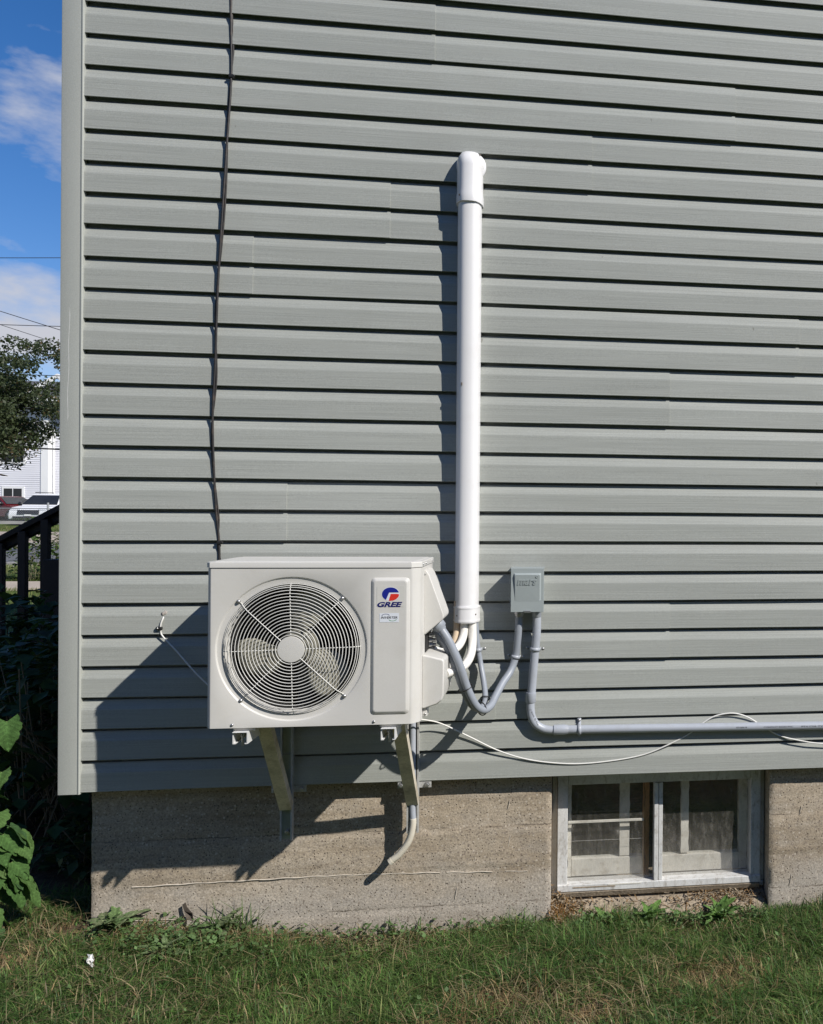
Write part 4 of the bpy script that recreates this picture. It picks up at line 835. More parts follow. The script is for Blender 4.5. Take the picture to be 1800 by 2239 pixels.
# long straw stems in the window corner
sp_ = []
r = np.random.default_rng(9); m = 110; X = r.normal(1.80, .022, m); Y = r.uniform(.0, .09, m)
V, Fa, nv = blades(X, Y, np.full(m, .10), .002, 77, .5); V[:, 2] += .01; sp_.append((V, Fa, np.repeat(np.array([[.42, .22, .07]]) * r.uniform(.5, 1.2, (m, 1)), nv, 0)))
add_stuff('dead_straw', 'orange brown dead straw in the corner beside the window', 'straw', sp_, 'straw')

# ------------------------------------------------------------------ leafy plants
def leaf_mesh(name, L_, W_, lobes, seed, fold=.25, droop=.35, cord=.18, col=(.07, .13, .03)):
    """leaf along +x from its stalk end at the origin, width along y, folded on its midrib"""
    rr = random.Random(seed); nu, nvv = 22, 4; V = []; Fc = []; Cc = []
    for i in range(nu + 1):
        t = i / nu; wprof = math.sin(math.pi * (t * .93 + .07) ** .62) ** .8 if t < 1 else .0
        wprof *= (1 + lobes * .5 * math.sin(t * 21 + seed) + lobes * .35 * math.sin(t * 47 + seed * 2))
        for j in range(-nvv, nvv + 1):
            s_ = j / nvv; x = L_ * (t - cord * (1 - t) ** 3 * abs(s_)); y = W_ / 2 * wprof * s_
            z = fold * abs(y) - droop * L_ * t * t + .035 * L_ * math.sin(9 * t + 5 * s_ + seed) * abs(s_) + .004 * L_ * math.sin(22 * t - 13 * abs(s_))
            V.append((x, y, z)); k = (1.25 if j == 0 else 1) * (.88 + .24 * rr.random()); Cc.append(scol(col, k))
    n = 2 * nvv + 1
    for i in range(nu):
        for j in range(n - 1): a = i * n + j; Fc.append((a, a + 1, a + n + 1, a + n))
    me = bpy.data.meshes.new(name); me.from_pydata(V, [], Fc); me.update()
    at = me.attributes.new('Col', 'FLOAT_COLOR', 'POINT'); at.data.foreach_set('color', np.array([(*c, 1) for c in Cc], np.float32).ravel())
    me.polygons.foreach_set('use_smooth', [True] * len(me.polygons)); me.materials.append(MT['leaf']); return me
def put_leaf(me, parent, pos, heading, pitch, roll, scale=1.0):
    o = bpy.data.objects.new('leaf', me); link(o); o.parent = parent
    o.matrix_local = Matrix.Translation(Vector(pos) - parent.location) @ Matrix.Rotation(heading, 4, 'Z') @ Matrix.Rotation(-pitch, 4, 'Y') @ Matrix.Rotation(roll, 4, 'X') @ Matrix.Scale(scale, 4); return o
big = [leaf_mesh('broad_leaf', .112, .098, .16, s, .22, .35, .22, c) for s, c in ((1, (.062, .128, .034)), (2, (.080, .15, .042)), (3, (.052, .106, .038)), (4, (.10, .165, .055)))]
HP = thing('hydrangea_plant', 'sunlit broad leafed green plant at the left edge beside the house corner', 'plant', (-.30, .02, .05))
crown = Vector((-.34, .05, .05)); rq = random.Random(77)
spots = [((-.165, -.02, .835), -62, -58, 10), ((-.21, .03, .64), -80, -30, 10), ((-.25, .0, .57), 30, -5, -30), ((-.25, -.03, .50), -60, -45, 0), ((-.175, -.02, .43), -15, -38, 15), ((-.13, .01, .42), 5, -45, -10), ((-.24, -.03, .43), -40, -50, 0), ((-.20, -.04, .335), -12, -20, 0), ((-.145, -.02, .33), -8, -35, 20), ((-.16, -.03, .285), -30, -42, 0), ((-.12, .0, .29), 12, -48, -15), ((-.23, -.05, .235), 15, -15, -10), ((-.25, -.03, .16), -40, -40, 0), ((-.27, .02, .36), 20, -20, 0), ((-.30, -.05, .30), -70, -30, 0), ((-.30, .0, .66), -100, -30, 0), ((-.36, -.05, .48), -120, -30, 0), ((-.33, .05, .78), 140, -20, 0), ((-.42, .0, .62), 180, -30, 0), ((-.40, -.1, .35), -140, -35, 0), ((-.28, -.08, .14), -60, -25, 0), ((-.26, .02, .72), -20, -40, 0)]
spots += [((rq.uniform(-.40, -.14), rq.uniform(-.09, .06), z), rq.uniform(-80, 50), rq.uniform(-55, -15), rq.uniform(-25, 25)) for z in [.10 + .011 * k for k in range(38)]]
spots += [((rq.uniform(-.24, -.10), rq.uniform(-.05, .03), z), rq.uniform(-60, 20), rq.uniform(-60, -25), rq.uniform(-25, 25)) for z in [.20 + .014 * k for k in range(16)]]
for i, (p, hd, pt, rl) in enumerate(spots):
    put_leaf(big[i % 4], HP, p, rad(hd), rad(pt), rad(rl), (.50 + .34 * ((i * 37) % 10) / 10) if i else .9)
    mid = crown.lerp(Vector(p), .5) + Vector((-.04, .02, .06)); MB().tube(spline([tuple(crown + Vector((.02 * math.sin(i * 3), .02 * math.cos(i * 5), 0))), tuple(mid), p], 5), .0028, 6).build('stem', 'stem', HP, True)
# shaded shrub behind the corner
def shrub(name, label, c, rx, ry, h, n, size, col, seed, stems=40, grp=None):
    t = thing(name, label, 'shrub', (c[0], c[1], float(gz(c[0], c[1]))), grp); r = np.random.default_rng(seed); z0 = t.location.z
    ph = r.uniform(0, 2 * np.pi, n); rr = np.sqrt(r.random(n)); hh = r.random(n) ** .8
    prof = np.sin(np.pi * np.clip(hh * .8 + .2, 0, 1)) ** .5; X = c[0] + rx * rr * prof * np.cos(ph); Y = c[1] + ry * rr * prof * np.sin(ph); Z = z0 + .03 + h * hh * (1 + .1 * np.sin(ph * 5))
    az = r.uniform(0, 2 * np.pi, n); pt = r.normal(-.35, .5, n); sz = size * r.uniform(.5, 1.3, n)
    d = np.stack([np.cos(az) * np.cos(pt), np.sin(az) * np.cos(pt), np.sin(pt)], -1) * sz[:, None]; s_ = np.stack([-np.sin(az), np.cos(az), 0 * az], -1) * sz[:, None] * .38
    P = np.stack([X, Y, Z], -1); nrm = np.cross(d, s_); nrm /= np.linalg.norm(nrm, axis=1)[:, None] + 1e-9; nrm *= sz[:, None] * .12
    V = np.stack([P, P + d * .45 - s_ + nrm, P + d, P + d * .45 + s_ + nrm, P + d * .5], 1).reshape(-1, 3); b = (np.arange(n) * 5)[:, None]
    Fa = [np.concatenate([b + np.array([[0, 1, 4]]), b + np.array([[1, 2, 4]]), b + np.array([[2, 3, 4]]), b + np.array([[3, 0, 4]])])]
    cc = np.array([col]) * r.uniform(.6, 1.4, (n, 1)); f = colmesh('foliage', V, Fa, np.repeat(cc, 5, 0), 'tree_leaf', None); adopt(f, t)
    mb = MB()
    for k in range(stems):
        a = r.uniform(0, 6.28); q = r.random() ** .5; top = (c[0] + rx * .9 * q * math.cos(a), c[1] + ry * .9 * q * math.sin(a), z0 + h * r.uniform(.5, 1.0)); b0 = (c[0] + .3 * rx * r.normal(), c[1] + .3 * ry * r.normal(), z0)
        mb.tube(spline([b0, ((b0[0] * .4 + top[0] * .6), (b0[1] * .4 + top[1] * .6), z0 + h * .45), top], 4), .0028, 5)
    mb.build('stems', 'drystem', t, True); return t
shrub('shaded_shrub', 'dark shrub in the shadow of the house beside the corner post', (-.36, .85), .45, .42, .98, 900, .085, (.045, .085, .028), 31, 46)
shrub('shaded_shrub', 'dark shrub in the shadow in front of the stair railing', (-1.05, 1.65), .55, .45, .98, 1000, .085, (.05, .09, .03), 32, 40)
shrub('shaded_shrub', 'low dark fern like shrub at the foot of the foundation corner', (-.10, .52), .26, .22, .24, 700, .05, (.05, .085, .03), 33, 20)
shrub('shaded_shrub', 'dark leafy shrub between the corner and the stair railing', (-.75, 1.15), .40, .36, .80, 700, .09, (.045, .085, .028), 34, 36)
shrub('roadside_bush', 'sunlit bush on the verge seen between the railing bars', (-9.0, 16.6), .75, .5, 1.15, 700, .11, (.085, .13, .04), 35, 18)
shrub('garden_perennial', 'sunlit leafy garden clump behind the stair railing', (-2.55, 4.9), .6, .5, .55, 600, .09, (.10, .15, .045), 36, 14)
# dandelion-like weeds at the foot of the wall
wl = [leaf_mesh('weed_leaf', .07, .027, .38, s + 10, .25, .55, .0, c) for s, c in ((1, (.135, .185, .085)), (2, (.11, .17, .065)), (3, (.16, .195, .10)))]
wl2 = [leaf_mesh('weed_leaf', .066, .032, .32, s + 20, .2, .45, .0, c) for s, c in ((1, (.11, .20, .05)), (2, (.13, .22, .065)), (3, (.09, .175, .045)))]
for (x, y, nl, sc, sd_, kinds, lab) in ((.185, -.02, 20, 1.45, 1, wl, 'toothed grey green weed at the left foot of the concrete foundation'), (.43, -.19, 14, 1.0, 2, wl, 'low weed in the grass left of centre, near the paper scrap'), (.56, .0, 12, 1.2, 3, wl, 'weed among tall grass blades against the concrete under the fan'),
        (2.145, .0, 11, 1.3, 4, wl2, 'bright green upright weed under the middle of the cellar window'), (2.43, -.01, 13, 1.35, 5, wl2, 'bright green weed under the right half of the cellar window'), (1.99, -.02, 10, 1.1, 6, wl2, 'small leafy weed under the left half of the cellar window'), (2.27, .01, 8, .65, 7, wl2, 'smallest weed between two larger ones under the cellar window')):
    W = thing('weed', lab, 'weed', (x, y, float(gz(x, y)) + .03), 'weeds along the foundation'); rr = random.Random(sd_)
    for i in range(nl): put_leaf(kinds[i % 3], W, (x + rr.gauss(0, .008), y + rr.gauss(0, .006), W.location.z), i * 2.4 + rr.uniform(-.3, .3), rad(rr.uniform(25, 65)), rr.uniform(-.4, .4), sc * rr.uniform(.7, 1.15))
r = np.random.default_rng(61); n = 2600
X = np.concatenate([r.normal(.48, .12, 700), r.uniform(.1, 1.7, 700), r.uniform(1.85, 2.62, 700), r.uniform(-.5, 3.0, 500)]); Y = np.concatenate([-.14 + r.normal(0, .05, 700), -.03 + r.normal(0, .035, 700), -.03 + r.normal(0, .025, 700), r.uniform(-.8, -.1, 500)]); Y = np.minimum(Y, .03)
az = r.uniform(0, 6.28, n); pt = r.uniform(-.1, .9, n); sz = r.uniform(.008, .022, n); d = np.stack([np.cos(az) * np.cos(pt), np.sin(az) * np.cos(pt), np.sin(pt)], -1) * sz[:, None]; s_ = np.stack([-np.sin(az), np.cos(az), 0 * az], -1) * sz[:, None] * .4
P = np.stack([X, Y, gz(X, Y) + r.uniform(.02, .065, n)], -1); V = np.stack([P, P + d * .5 - s_, P + d, P + d * .5 + s_], 1).reshape(-1, 3); fq = (np.arange(n) * 4)[:, None] + np.array([[0, 1, 2, 3]])
tag(colmesh('clover_cover', V, [fq], np.repeat(np.array([[.10, .165, .06]]) * r.uniform(.6, 1.5, (n, 1)), 4, 0), 'grass'), 'low clover and broad leaved ground cover along the foundation', 'ground cover', None, 'stuff')
# tall grass tuft, dead leaf, paper scrap
for (x, y, m, ln, lab, dx) in ((.60, .015, 46, .17, 'tuft of tall grass blades leaning on the concrete', .7), (1.20, .02, 30, .12, 'thin tuft of tall grass against the middle of the foundation', 0), (2.95, -.12, 70, .15, 'tall grass tuft at the right edge of the lawn', 0)):
    r = np.random.default_rng(int(x * 100)); X = x + r.normal(0, .045 if x < 2 else .14, m); Y = np.minimum(y + r.normal(0, .02 if x < 2 else .1, m), .03)
    V, Fa, nv = blades(X, Y, np.full(m, ln), .0038, int(x * 50), .55); o = colmesh('grass_tuft', V, Fa, np.repeat(np.array([[.07, .12, .035]]) * r.uniform(.6, 1.5, (m, 1)), nv, 0), 'grass'); tag(o, lab, 'grass')
DL = mesh_obj('dead_leaf', [(.405, .026, .128), (.414, .022, .105), (.426, .012, .080), (.452, .006, .070), (.446, .014, .098), (.424, .022, .118), (.434, .028, .088), (.417, .026, .135)], [(0, 1, 5), (1, 2, 6), (2, 3, 6), (3, 4, 6), (4, 5, 1), (4, 1, 6), (5, 7, 0)], 'deadleaf'); sm = DL.modifiers.new('solid', 'SOLIDIFY'); sm.thickness = .0015
tag(DL, 'curled dark dead leaf leaning on the foundation', 'leaf')
V = []; Fc = []; rr = random.Random(4)
for i in range(6):
    for j in range(4): V.append((.232 + (j - 1.5) * .0075 + rr.gauss(0, .0035), -.265 + rr.gauss(0, .008), float(gz(.23, -.26)) + .022 + i * .0080 + rr.gauss(0, .003)))
for i in range(5):
    for j in range(3): a = i * 4 + j; Fc.append((a, a + 1, a + 5, a + 4))
PP = mesh_obj('paper_scrap', V, Fc, 'paper'); sm = PP.modifiers.new('solid', 'SOLIDIFY'); sm.thickness = .0008; tag(PP, 'crumpled white paper scrap lying in the grass', 'litter')

# ------------------------------------------------------------------ stair railing at the front of the house
R = thing('stair_railing', 'dark brown wooden stair railing behind the house corner', 'railing', (-1.3, 2.3, .1)); RS = .585
def rz(x): return 1.585 + (x + 1.216) * RS
def slant(name, x0, x1, zt, hgt, y0, y1): 
    return MB().add([(x0, y, rz(x0) + zt - h) for y in (y0, y1) for h in (0, hgt)] + [(x1, y, rz(x1) + zt - h) for y in (y0, y1) for h in (0, hgt)], [(0, 1, 3, 2), (4, 6, 7, 5), (0, 4, 5, 1), (2, 3, 7, 6), (0, 2, 6, 4), (1, 5, 7, 3)]).build(name, 'railing', R, False, .004)
slant('handrail', -2.75, -.35, 0, .038, 2.25, 2.39); slant('top_rail', -2.75, -.35, -.0385, .052, 2.285, 2.335)
slant('bottom_rail', -2.75, -.35, -.72, .09, 2.275, 2.315); slant('stringer', -2.75, -.3, -.88, .26, 2.26, 2.31)
for k in range(-9, 8):
    x = -1.377 + k * .123
    if x < -2.7 or x > -.4: continue
    MB().box(x - .021, x + .021, 2.2475, 2.285, rz(x) - .80, rz(x) - .045).build('baluster', 'railing', R, False, .002)
for x, zt in ((-2.72, .04), (-.42, .06)): MB().box(x - .045, x + .045, 2.30, 2.39, float(gz(x, 2.35)) - .05, rz(x) + zt).build('post', 'railing', R, False, .004)
ST = thing('porch_stair', 'dark wooden porch stairs behind the railing', 'stairs', (-1.3, 2.9, .1))
for k in range(6):
    x0 = -2.5 + k * .34; z = .1 + (k + 1) * .185; MB().box(x0, x0 + .36, 2.32, 3.5, z - .035, z).build('tread', 'railing', ST, False, .003); MB().box(x0 + .02, x0 + .045, 2.32, 3.5, z - .184, z - .0355).build('riser', 'railing', ST)
MB().box(-1.205, -1.06, 2.14, 2.23, .02, 1.285).build('newel_post', 'railing', ST, False, .004)
MB().add([(-1.055, 2.15, rz(-1.055) - .40 + o_) for o_ in (0, -.1)] + [(-.3, 2.15, rz(-.3) - .33 + o_) for o_ in (0, -.1)] + [(-1.055, 2.2, rz(-1.055) - .40 + o_) for o_ in (0, -.1)] + [(-.3, 2.2, rz(-.3) - .33 + o_) for o_ in (0, -.1)], [(0, 1, 3, 2), (4, 6, 7, 5), (0, 2, 6, 4), (1, 5, 7, 3), (0, 4, 5, 1), (2, 3, 7, 6)]).build('skirt_board', 'railing', ST)
MB().box(-.8, -.02, 2.31, 3.55, 1.12, 1.16).build('landing', 'railing', ST); MB().box(-1.055, -.05, 2.16, 2.2, .1, 1.15).build('side_panel', 'railing', ST)

# ------------------------------------------------------------------ across the street
# far lawn tufts in view
parts = []
r = np.random.default_rng(41)
def far_grass(n, x0, x1, y0, y1, ln, wd, seed):
    r = np.random.default_rng(seed); X = r.uniform(x0, x1, n); Y = r.uniform(y0, y1, n); V, Fa, nv = blades(X, Y, np.full(n, ln), wd, seed, .6, 2)
    pn = vnoise(X, Y, 1.3, 3)[:, None] * .5 + .5; c = np.array([[.075, .115, .028]]) * (1 - pn) + np.array([[.17, .165, .06]]) * pn; return V, Fa, np.repeat(c * r.uniform(.6, 1.4, (n, 1)), nv, 0)
add_stuff('verge_grass', 'sunlit rough grass on the lawn and verge beyond the railing', 'grass', [far_grass(9000, -9.5, -1.5, 3.9, 14.0, .10, .012, 42), far_grass(6000, -13.5, -7.5, 15.7, 20.3, .12, .02, 43), far_grass(4000, -26, -16, 36.6, 44, .14, .03, 44)], 'grass')
# white clapboard house
WH = thing('white_house', 'white clapboard house across the street behind the tree', 'house', (-32, 54, 1.2))
def clap(name, x0, x1, y, z0, z1, p=.125):
    V = []; Fc = []; z = z0
    while z < z1:
        b = len(V); zt = min(z + p, z1); V += [(x0, y - .03, z), (x1, y - .03, z), (x1, y, zt), (x0, y, zt), (x0, y, z), (x1, y, z)]; Fc += [(b, b + 1, b + 2, b + 3), (b + 4, b + 5, b + 1, b)]; z += p
    o = mesh_obj(name, V, Fc, 'white_clap', WH); o['kind'] = 'stuff'; return o
clap('clapboards', -46, -28.95, 54, 1.55, 7.9); clap('clapboards', -28.55, -16, 54.5, 1.7, 7.9, .10)
MB().box(-28.95, -28.55, 53.93, 54.6, 1.4, 7.9).build('corner_board', 'trim', WH); MB().tube([(-28.45, 54.35, 1.5), (-28.45, 54.35, 7.9)], .06, 8).build('downpipe', 'trim', WH, True)
MB().box(-45.9, -28.6, 54.02, 66, 1.2, 7.9).build('wall', 'white_clap', WH); MB().box(-28.6, -16.1, 54.52, 66, 1.2, 7.9).build('wall', 'white_clap', WH)
MB().box(-46, -16, 53.96, 54.03, 1.1, 1.55).build('foundation', 'brickred', WH)
MB().add([(-46.6, 53.2, 7.75), (-15.4, 53.2, 7.75), (-15.4, 60, 9.6), (-46.6, 60, 9.6), (-46.6, 66.8, 7.75), (-15.4, 66.8, 7.75)], [(0, 1, 2, 3), (3, 2, 5, 4), (0, 3, 4), (1, 5, 2)]).build('roof', 'shingle', WH); MB().box(-46.6, -15.4, 53.1, 53.22, 7.6, 7.85).build('fascia', 'trim', WH)
# front gable whose rake shows as a white slope near the corner post
MB().add([(-30.6, 53.0, 7.3), (-27.6, 53.0, 9.2), (-24.6, 53.0, 7.3), (-30.6, 53.0, 7.0), (-27.6, 53.0, 8.9), (-24.6, 53.0, 7.0), (-30.6, 53.2, 7.3), (-27.6, 53.2, 9.2), (-24.6, 53.2, 7.3)], [(0, 1, 4, 3), (1, 2, 5, 4), (0, 6, 7, 1), (1, 7, 8, 2)]).build('rake_board', 'trim', WH)
def hwin(x0, x1, z0, z1, y=54):
    f = MB().box(x0 - .12, x1 + .12, y - .06, y - .005, z0 - .12, z1 + .12).build('window', 'trim', WH)
    xm = (x0 + x1) / 2; zm = (z0 + z1) / 2
    for a, b in ((x0, xm - .03), (xm + .03, x1)):
        MB().box(a, b, y - .075, y - .061, z0, z1).build('pane', 'winglass', f)
hwin(-30.95, -29.98, 1.93, 2.42); hwin(-31.1, -29.9, 4.0, 4.9); hwin(-34.6, -33.4, 4.0, 5.4); hwin(-35, -34, 1.93, 2.42); hwin(-26, -25, 4.0, 5.4, 54.5)
# tree in front of it
TX, TY = -14.9, 23.4
TR = thing('street_tree', 'leafy green tree over the street left of the house corner', 'tree', (TX, TY, 0))
mb = MB(); mb.tube(spline([(TX, TY, -.1), (TX + .05, TY, 1.2), (TX + .1, TY + .1, 2.4), (TX, TY, 3.8), (TX - .1, TY, 5.4)], 6), [.20 - .006 * i for i in range(25)], 10).build('trunk', 'bark', TR, True)
rr = random.Random(3); tips = []
for k in range(26):
    a = rr.uniform(0, 6.28); z0 = rr.uniform(2.0, 4.4); ln = rr.uniform(1.2, 2.8); e = rr.uniform(-.05, .9)
    if k < 10: a = rr.uniform(-.9, .7)
    p0 = Vector((TX, TY, z0)); p1 = p0 + Vector((math.cos(a) * math.cos(e), math.sin(a) * math.cos(e), math.sin(e) * .8)) * ln; pm = p0.lerp(p1, .5) + Vector((0, 0, .2)); P = spline([p0, pm, p1 - Vector((0, 0, .12))], 5)
    MB().tube(P, [.055 * (1 - i / len(P)) + .010 for i in range(len(P))], 6).build('limb', 'bark', TR, True); tips += [P[-1], P[-3], P[-5], pm]
r = np.random.default_rng(13); nc = 150
cen = np.array([[t.x, t.y, t.z] for t in tips] + [[TX + r.normal(0, 1.6), TY + r.normal(0, 1.3), 4.8 + r.normal(0, .8)] for _ in range(nc)])
cen = cen[(cen[:, 2] > 2.6) & (cen[:, 2] < 6.2)]
per = 210; n = len(cen) * per; ci = np.repeat(np.arange(len(cen)), per); u_ = r.normal(0, 1, (n, 3)); u_ /= np.linalg.norm(u_, axis=1)[:, None]; P = cen[ci] + u_ * (r.random((n, 1)) ** .45) * np.array([.46, .46, .30]) * r.uniform(.6, 1.15, len(cen))[ci][:, None]; P[:, 2] = np.minimum(P[:, 2], 6.55 + .3 * np.sin(P[:, 0] * 4))
sz = r.uniform(.05, .11, n); a = r.normal(0, 1, (n, 3)); a /= np.linalg.norm(a, axis=1)[:, None]; b = np.cross(a, r.normal(0, 1, (n, 3))); b /= np.linalg.norm(b, axis=1)[:, None]
V = np.stack([P - a * sz[:, None] * .6, P + b * sz[:, None] * .33, P + a * sz[:, None] * .6, P - b * sz[:, None] * .33], 1).reshape(-1, 3); fq = (np.arange(n) * 4)[:, None] + np.array([[0, 1, 2, 3]])
cc = np.array([[.048, .064, .028]]) * r.uniform(.6, 1.5, (n, 1)); rust = (r.random(n) < np.clip((3.4 - P[:, 2]) * .35, .04, .5))[:, None]; cc = np.where(rust, np.array([[.115, .085, .04]]) * r.uniform(.6, 1.3, (n, 1)), cc)
adopt(colmesh('crown', V, [fq], np.repeat(cc, 4, 0), 'tree_leaf', None, False), TR)
# overhead cables (each spans the street side and sags)
for (p0, p1, r_, lab) in (((-17.77, 10.18), (-15.96, 10.27), .012, 'highest thin overhead cable crossing the blue sky'), ((-17.76, 8.32), (-15.95, 7.77), .014, 'overhead cable sloping down across the low cloud, upper one'), ((-17.76, 7.84), (-15.95, 7.85), .013, 'level overhead cable across the low cloud'), ((-17.76, 7.85), (-15.95, 7.27), .011, 'overhead cable sloping down across the cloud, just above the tree'),
        ((-17.75, 6.12), (-15.94, 6.10), .014, 'overhead cable across the upper tree crown'), ((-17.74, 5.65), (-15.94, 5.58), .032, 'thick overhead cable across the middle of the tree'), ((-17.74, 4.56), (-15.93, 4.41), .014, 'thin overhead cable across the lower tree'), ((-17.73, 3.56), (-15.93, 3.5), .03, 'lowest thick overhead cable in front of the white house')):
    sl_ = (p1[1] - p0[1]) / (p1[0] - p0[0]); Yw = 30.5
    P = [(x, Yw, p0[1] + (x - p0[0]) * sl_ * (.35 if abs(x + 17) > 6 else 1) + (0 if abs(x + 17) <= 6 else (math.copysign(6, x + 17) * sl_ * .65)) + .0012 * (x + 17) ** 2) for x in np.linspace(-40, 4, 45)]
    tag(MB().tube(P, r_, 6).build('overhead_cable', 'wire', None, True), lab, 'cable', 'overhead utility cables')
# chain link fence
FN = thing('chain_link_fence', 'low chain link fence in front of the parked cars', 'fence', (-22, 40, .5))
for x in np.arange(-34.4, -12, 2.6):
    x = float(x) + .22; MB().tube([(x, 40, .4), (x, 40, 1.60)], .045, 8).build('post', 'steel', FN, True)
MB().tube([(-35, 40, 1.33), (-12, 40, 1.33)], .022, 6).build('top_rail', 'steel', FN, True); MB().box(-35, -12, 39.96, 40.04, .62, .76).build('bottom_rail', 'kerb', FN)
mb = MB()
for i, x in enumerate(np.arange(-30, -15, .085)):
    for s_ in (-1, 1):
        x = float(x); mb.add([(x - .004, 40, .76), (x + .004, 40, .76), (x + s_ * .55 + .004, 40, 1.32), (x + s_ * .55 - .004, 40, 1.32)], [(0, 1, 2, 3)])
mb.build('wire_mesh', 'steel', FN)['kind'] = 'stuff'
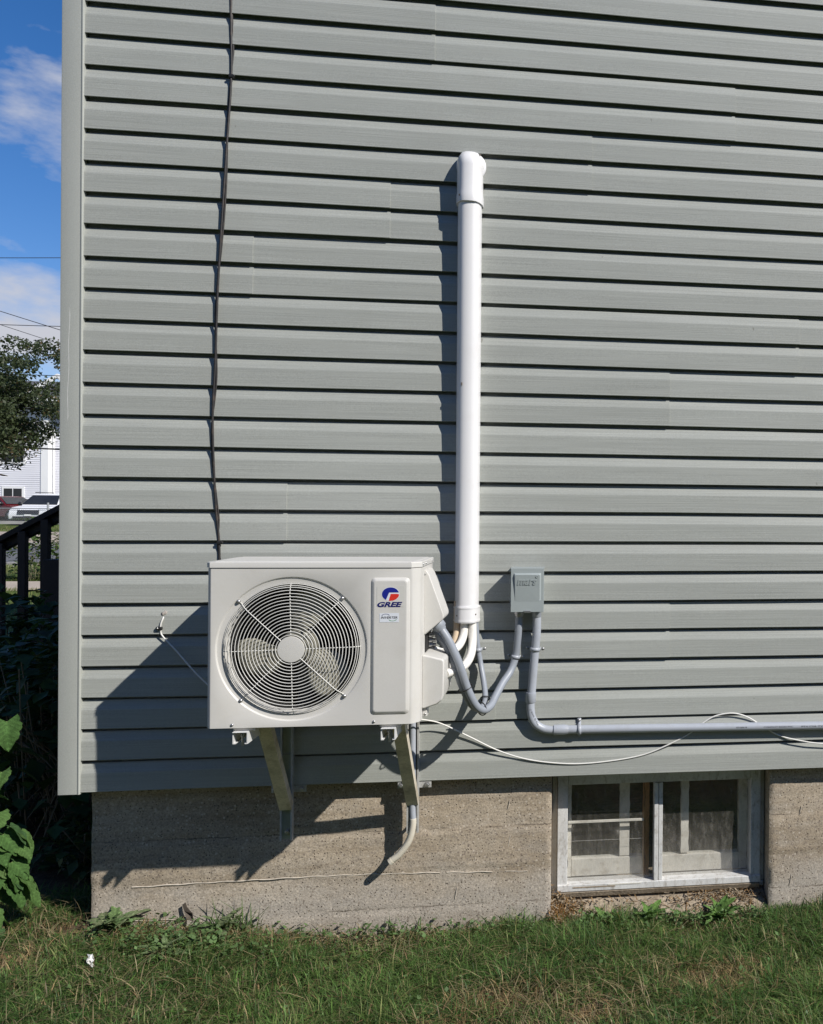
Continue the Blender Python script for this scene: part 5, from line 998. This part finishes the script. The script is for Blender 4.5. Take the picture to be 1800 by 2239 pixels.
# parked cars
def car(name, lab, loc, head, paint, suv):
    T = thing(name, lab, 'car', loc, 'cars parked by the white house'); Rm = Matrix.Translation(loc) @ Matrix.Rotation(head, 4, 'Z')
    Lc, Wc, Hc = (4.5, 1.88, 1.68) if suv else (4.5, 1.78, 1.42)
    # local: +x forward, y left, z up. side profile lofted across the width
    if suv: prof = [(-2.2, .35), (-2.25, .75), (-2.2, 1.05), (-2.05, 1.08), (1.0, 1.04), (1.35, 1.02), (2.0, .92), (2.2, .78), (2.25, .55), (2.2, .32)]
    else: prof = [(-2.2, .3), (-2.25, .65), (-2.15, .92), (-1.7, .98), (.9, .92), (1.2, .90), (1.9, .78), (2.18, .66), (2.25, .5), (2.2, .25)]
    cab = [(-2.1, 1.04), (-1.95, 1.45), (-1.7, 1.64), (-.2, 1.68), (.35, 1.62), (1.15, 1.03)] if suv else [(-1.65, .95), (-.95, 1.36), (-.3, 1.42), (.2, 1.39), (1.05, .91)]
    def lofted(nm, pr, w0, w1, mat, inset=0.0, bev=.05):
        zmin, zmax = min(p[1] for p in pr), max(p[1] for p in pr); V = []
        for s_ in (-1, 1):
            for (x, z) in pr: t = (z - zmin) / (zmax - zmin); V.append(Rm @ Vector((x, s_ * (w0 + (w1 - w0) * t) / 2, z)))
        n = len(pr); Fc = [tuple(range(n))[::-1], tuple(range(n, 2 * n))] + [(i, (i + 1) % n, n + (i + 1) % n, n + i) for i in range(n)]
        o = mesh_obj(nm, V, Fc, mat, T, False, bev, 3); fixn(o); return o
    lofted('body', prof, Wc, Wc - .10, paint); lofted('cabin', cab, Wc - .12, Wc - .50, paint)
    def quad(nm, pts, mat, t=.012):
        V = [Rm @ Vector(p) for p in pts]; nrm = (V[1] - V[0]).cross(V[2] - V[0]).normalized() * t
        V2 = V + [v + nrm for v in V]; return mesh_obj(nm, V2, [(0, 3, 2, 1), (4, 5, 6, 7), (0, 1, 5, 4), (1, 2, 6, 5), (2, 3, 7, 6), (3, 0, 4, 7)], mat, T)
    (xa, za), (xb, zb) = cab[-2], cab[-1]; wt = (Wc - .50) / 2 - .04; wb = (Wc - .12) / 2 - .06
    quad('windshield', [(xb - .06, -wb, zb + .06), (xb - .06, wb, zb + .06), (xa + .05, wt, za - .05), (xa + .05, -wt, za - .05)], 'winglass', .03)
    zr = max(z for _, z in cab)
    for s_ in (-1, 1):
        for x0, x1, x2, x3 in (((.15, .95, .28, .05), (-.85, .08, .0, -.8), (-1.9, -.95, -.9, -1.6)) if suv else ((.1, .85, .2, .0), (-.8, .05, -.05, -.7))):
            pts_ = [(x0, s_ * (wb + .065), zb + .06), (x1, s_ * (wb + .065), zb + .06), (x2, s_ * (wt + .06), zr - .14), (x3, s_ * (wt + .06), zr - .14)]
            quad('side_window', pts_ if s_ < 0 else pts_[::-1], 'winglass', .02)
        MB().lathe(Rm @ Vector((.85, s_ * (Wc / 2 + .10), zb + .10)), Rm.to_3x3() @ Vector((0, s_, 0)), [(.05, -.12), (.09, -.06), (.09, .06), (.05, .10)], 10).build('mirror', 'chrome', T, True)
        quad('headlight', [(2.16, s_ * .62 - .2, .68 if not suv else .76), (2.16, s_ * .62 + .2, .68 if not suv else .76), (2.05, s_ * .62 + .2, .80 if not suv else .90), (2.05, s_ * .62 - .2, .80 if not suv else .90)], 'lamp', .06)
        for x in (-1.35, 1.4):
            wh = MB().lathe(Rm @ Vector((x, s_ * (Wc / 2 - .22), .34)), Rm.to_3x3() @ Vector((0, s_, 0)), [(.28, 0), (.34, .03), (.34, .2), (.30, .235)], 20).build('wheel', 'tyre', T, True)
            MB().lathe(Rm @ Vector((x, s_ * (Wc / 2 - .02), .34)), Rm.to_3x3() @ Vector((0, s_, 0)), [(.22, 0), (.22, .03), (.05, .05)], 14).build('rim', 'rim', wh, True)
        if suv: MB().tube([Rm @ Vector((-1.7, s_ * .62, 1.74)), Rm @ Vector((.2, s_ * .62, 1.74))], .025, 6).build('roof_rail', 'chrome', T, True)
    quad('grille', [(2.262, -.5, .58), (2.262, .5, .58), (2.19, .5, .80), (2.19, -.5, .80)], 'chrome', .03); quad('bumper_intake', [(2.262, -.7, .36), (2.262, .7, .36), (2.275, .7, .48), (2.275, -.7, .48)], 'chrome', .02)
    quad('licence_plate', [(2.29, -.16, .50), (2.29, .16, .50), (2.285, .16, .58), (2.285, -.16, .58)], 'trim', .01)
    return T
car('parked_car', 'white sport utility vehicle parked facing the street', (-25.6, 48.6, .40), rad(-87), 'carwhite', True)
car('parked_car', 'dark red sedan parked left of the white vehicle', (-29.0, 51.0, .52), rad(-28), 'carred', False)

# ------------------------------------------------------------------ added house behind the camera, blocks sky light (seen only in the cellar panes)
NB = thing('sky_blocking_house', 'tan clapboard house added out of view to block sky light from the wall', 'house', (2, -12, 0))
MT['tan_clap'] = M('tan_clapboard', (.36, .31, .25), .8, .12, 2)
V = []; Fc = []; z = .5
while z < 5.4:
    b = len(V); V += [(-7, -8.5, z + .15), (10, -8.5, z + .15), (10, -8.475, z), (-7, -8.475, z), (-7, -8.5, z), (10, -8.5, z)]; Fc += [(b, b + 3, b + 2, b + 1), (b + 3, b + 4, b + 5, b + 2)]; z += .15
o = mesh_obj('clapboards', V, Fc, 'tan_clap', NB); o['kind'] = 'stuff'
MB().box(-6.98, 9.98, -17, -8.52, .0, 5.5).build('wall', 'tan_clap', NB); MB().box(-6.9, 9.9, -8.6, -8.49, -.1, .5).build('foundation', 'kerb', NB)
MB().add([(-7.4, -8.1, 5.3), (10.4, -8.1, 5.3), (10.4, -12.75, 7.9), (-7.4, -12.75, 7.9), (-7.4, -17.4, 5.3), (10.4, -17.4, 5.3)], [(0, 1, 2, 3), (3, 2, 5, 4), (0, 3, 4), (1, 5, 2)]).build('roof', 'shingle', NB)
for x0, x1, z0, z1 in ((-4, -2.9, 1.6, 3.0), (1, 2.2, 1.6, 3.0), (5.4, 6.6, 1.6, 3.0), (-1.5, -.5, 3.9, 5.0), (4, 5, 3.9, 5.0)):
    f = MB().box(x0 - .1, x1 + .1, -8.47, -8.42, z0 - .1, z1 + .1).build('window', 'trim', NB); MB().box(x0, x1, -8.419, -8.41, z0, z1).build('pane', 'winglass', f)
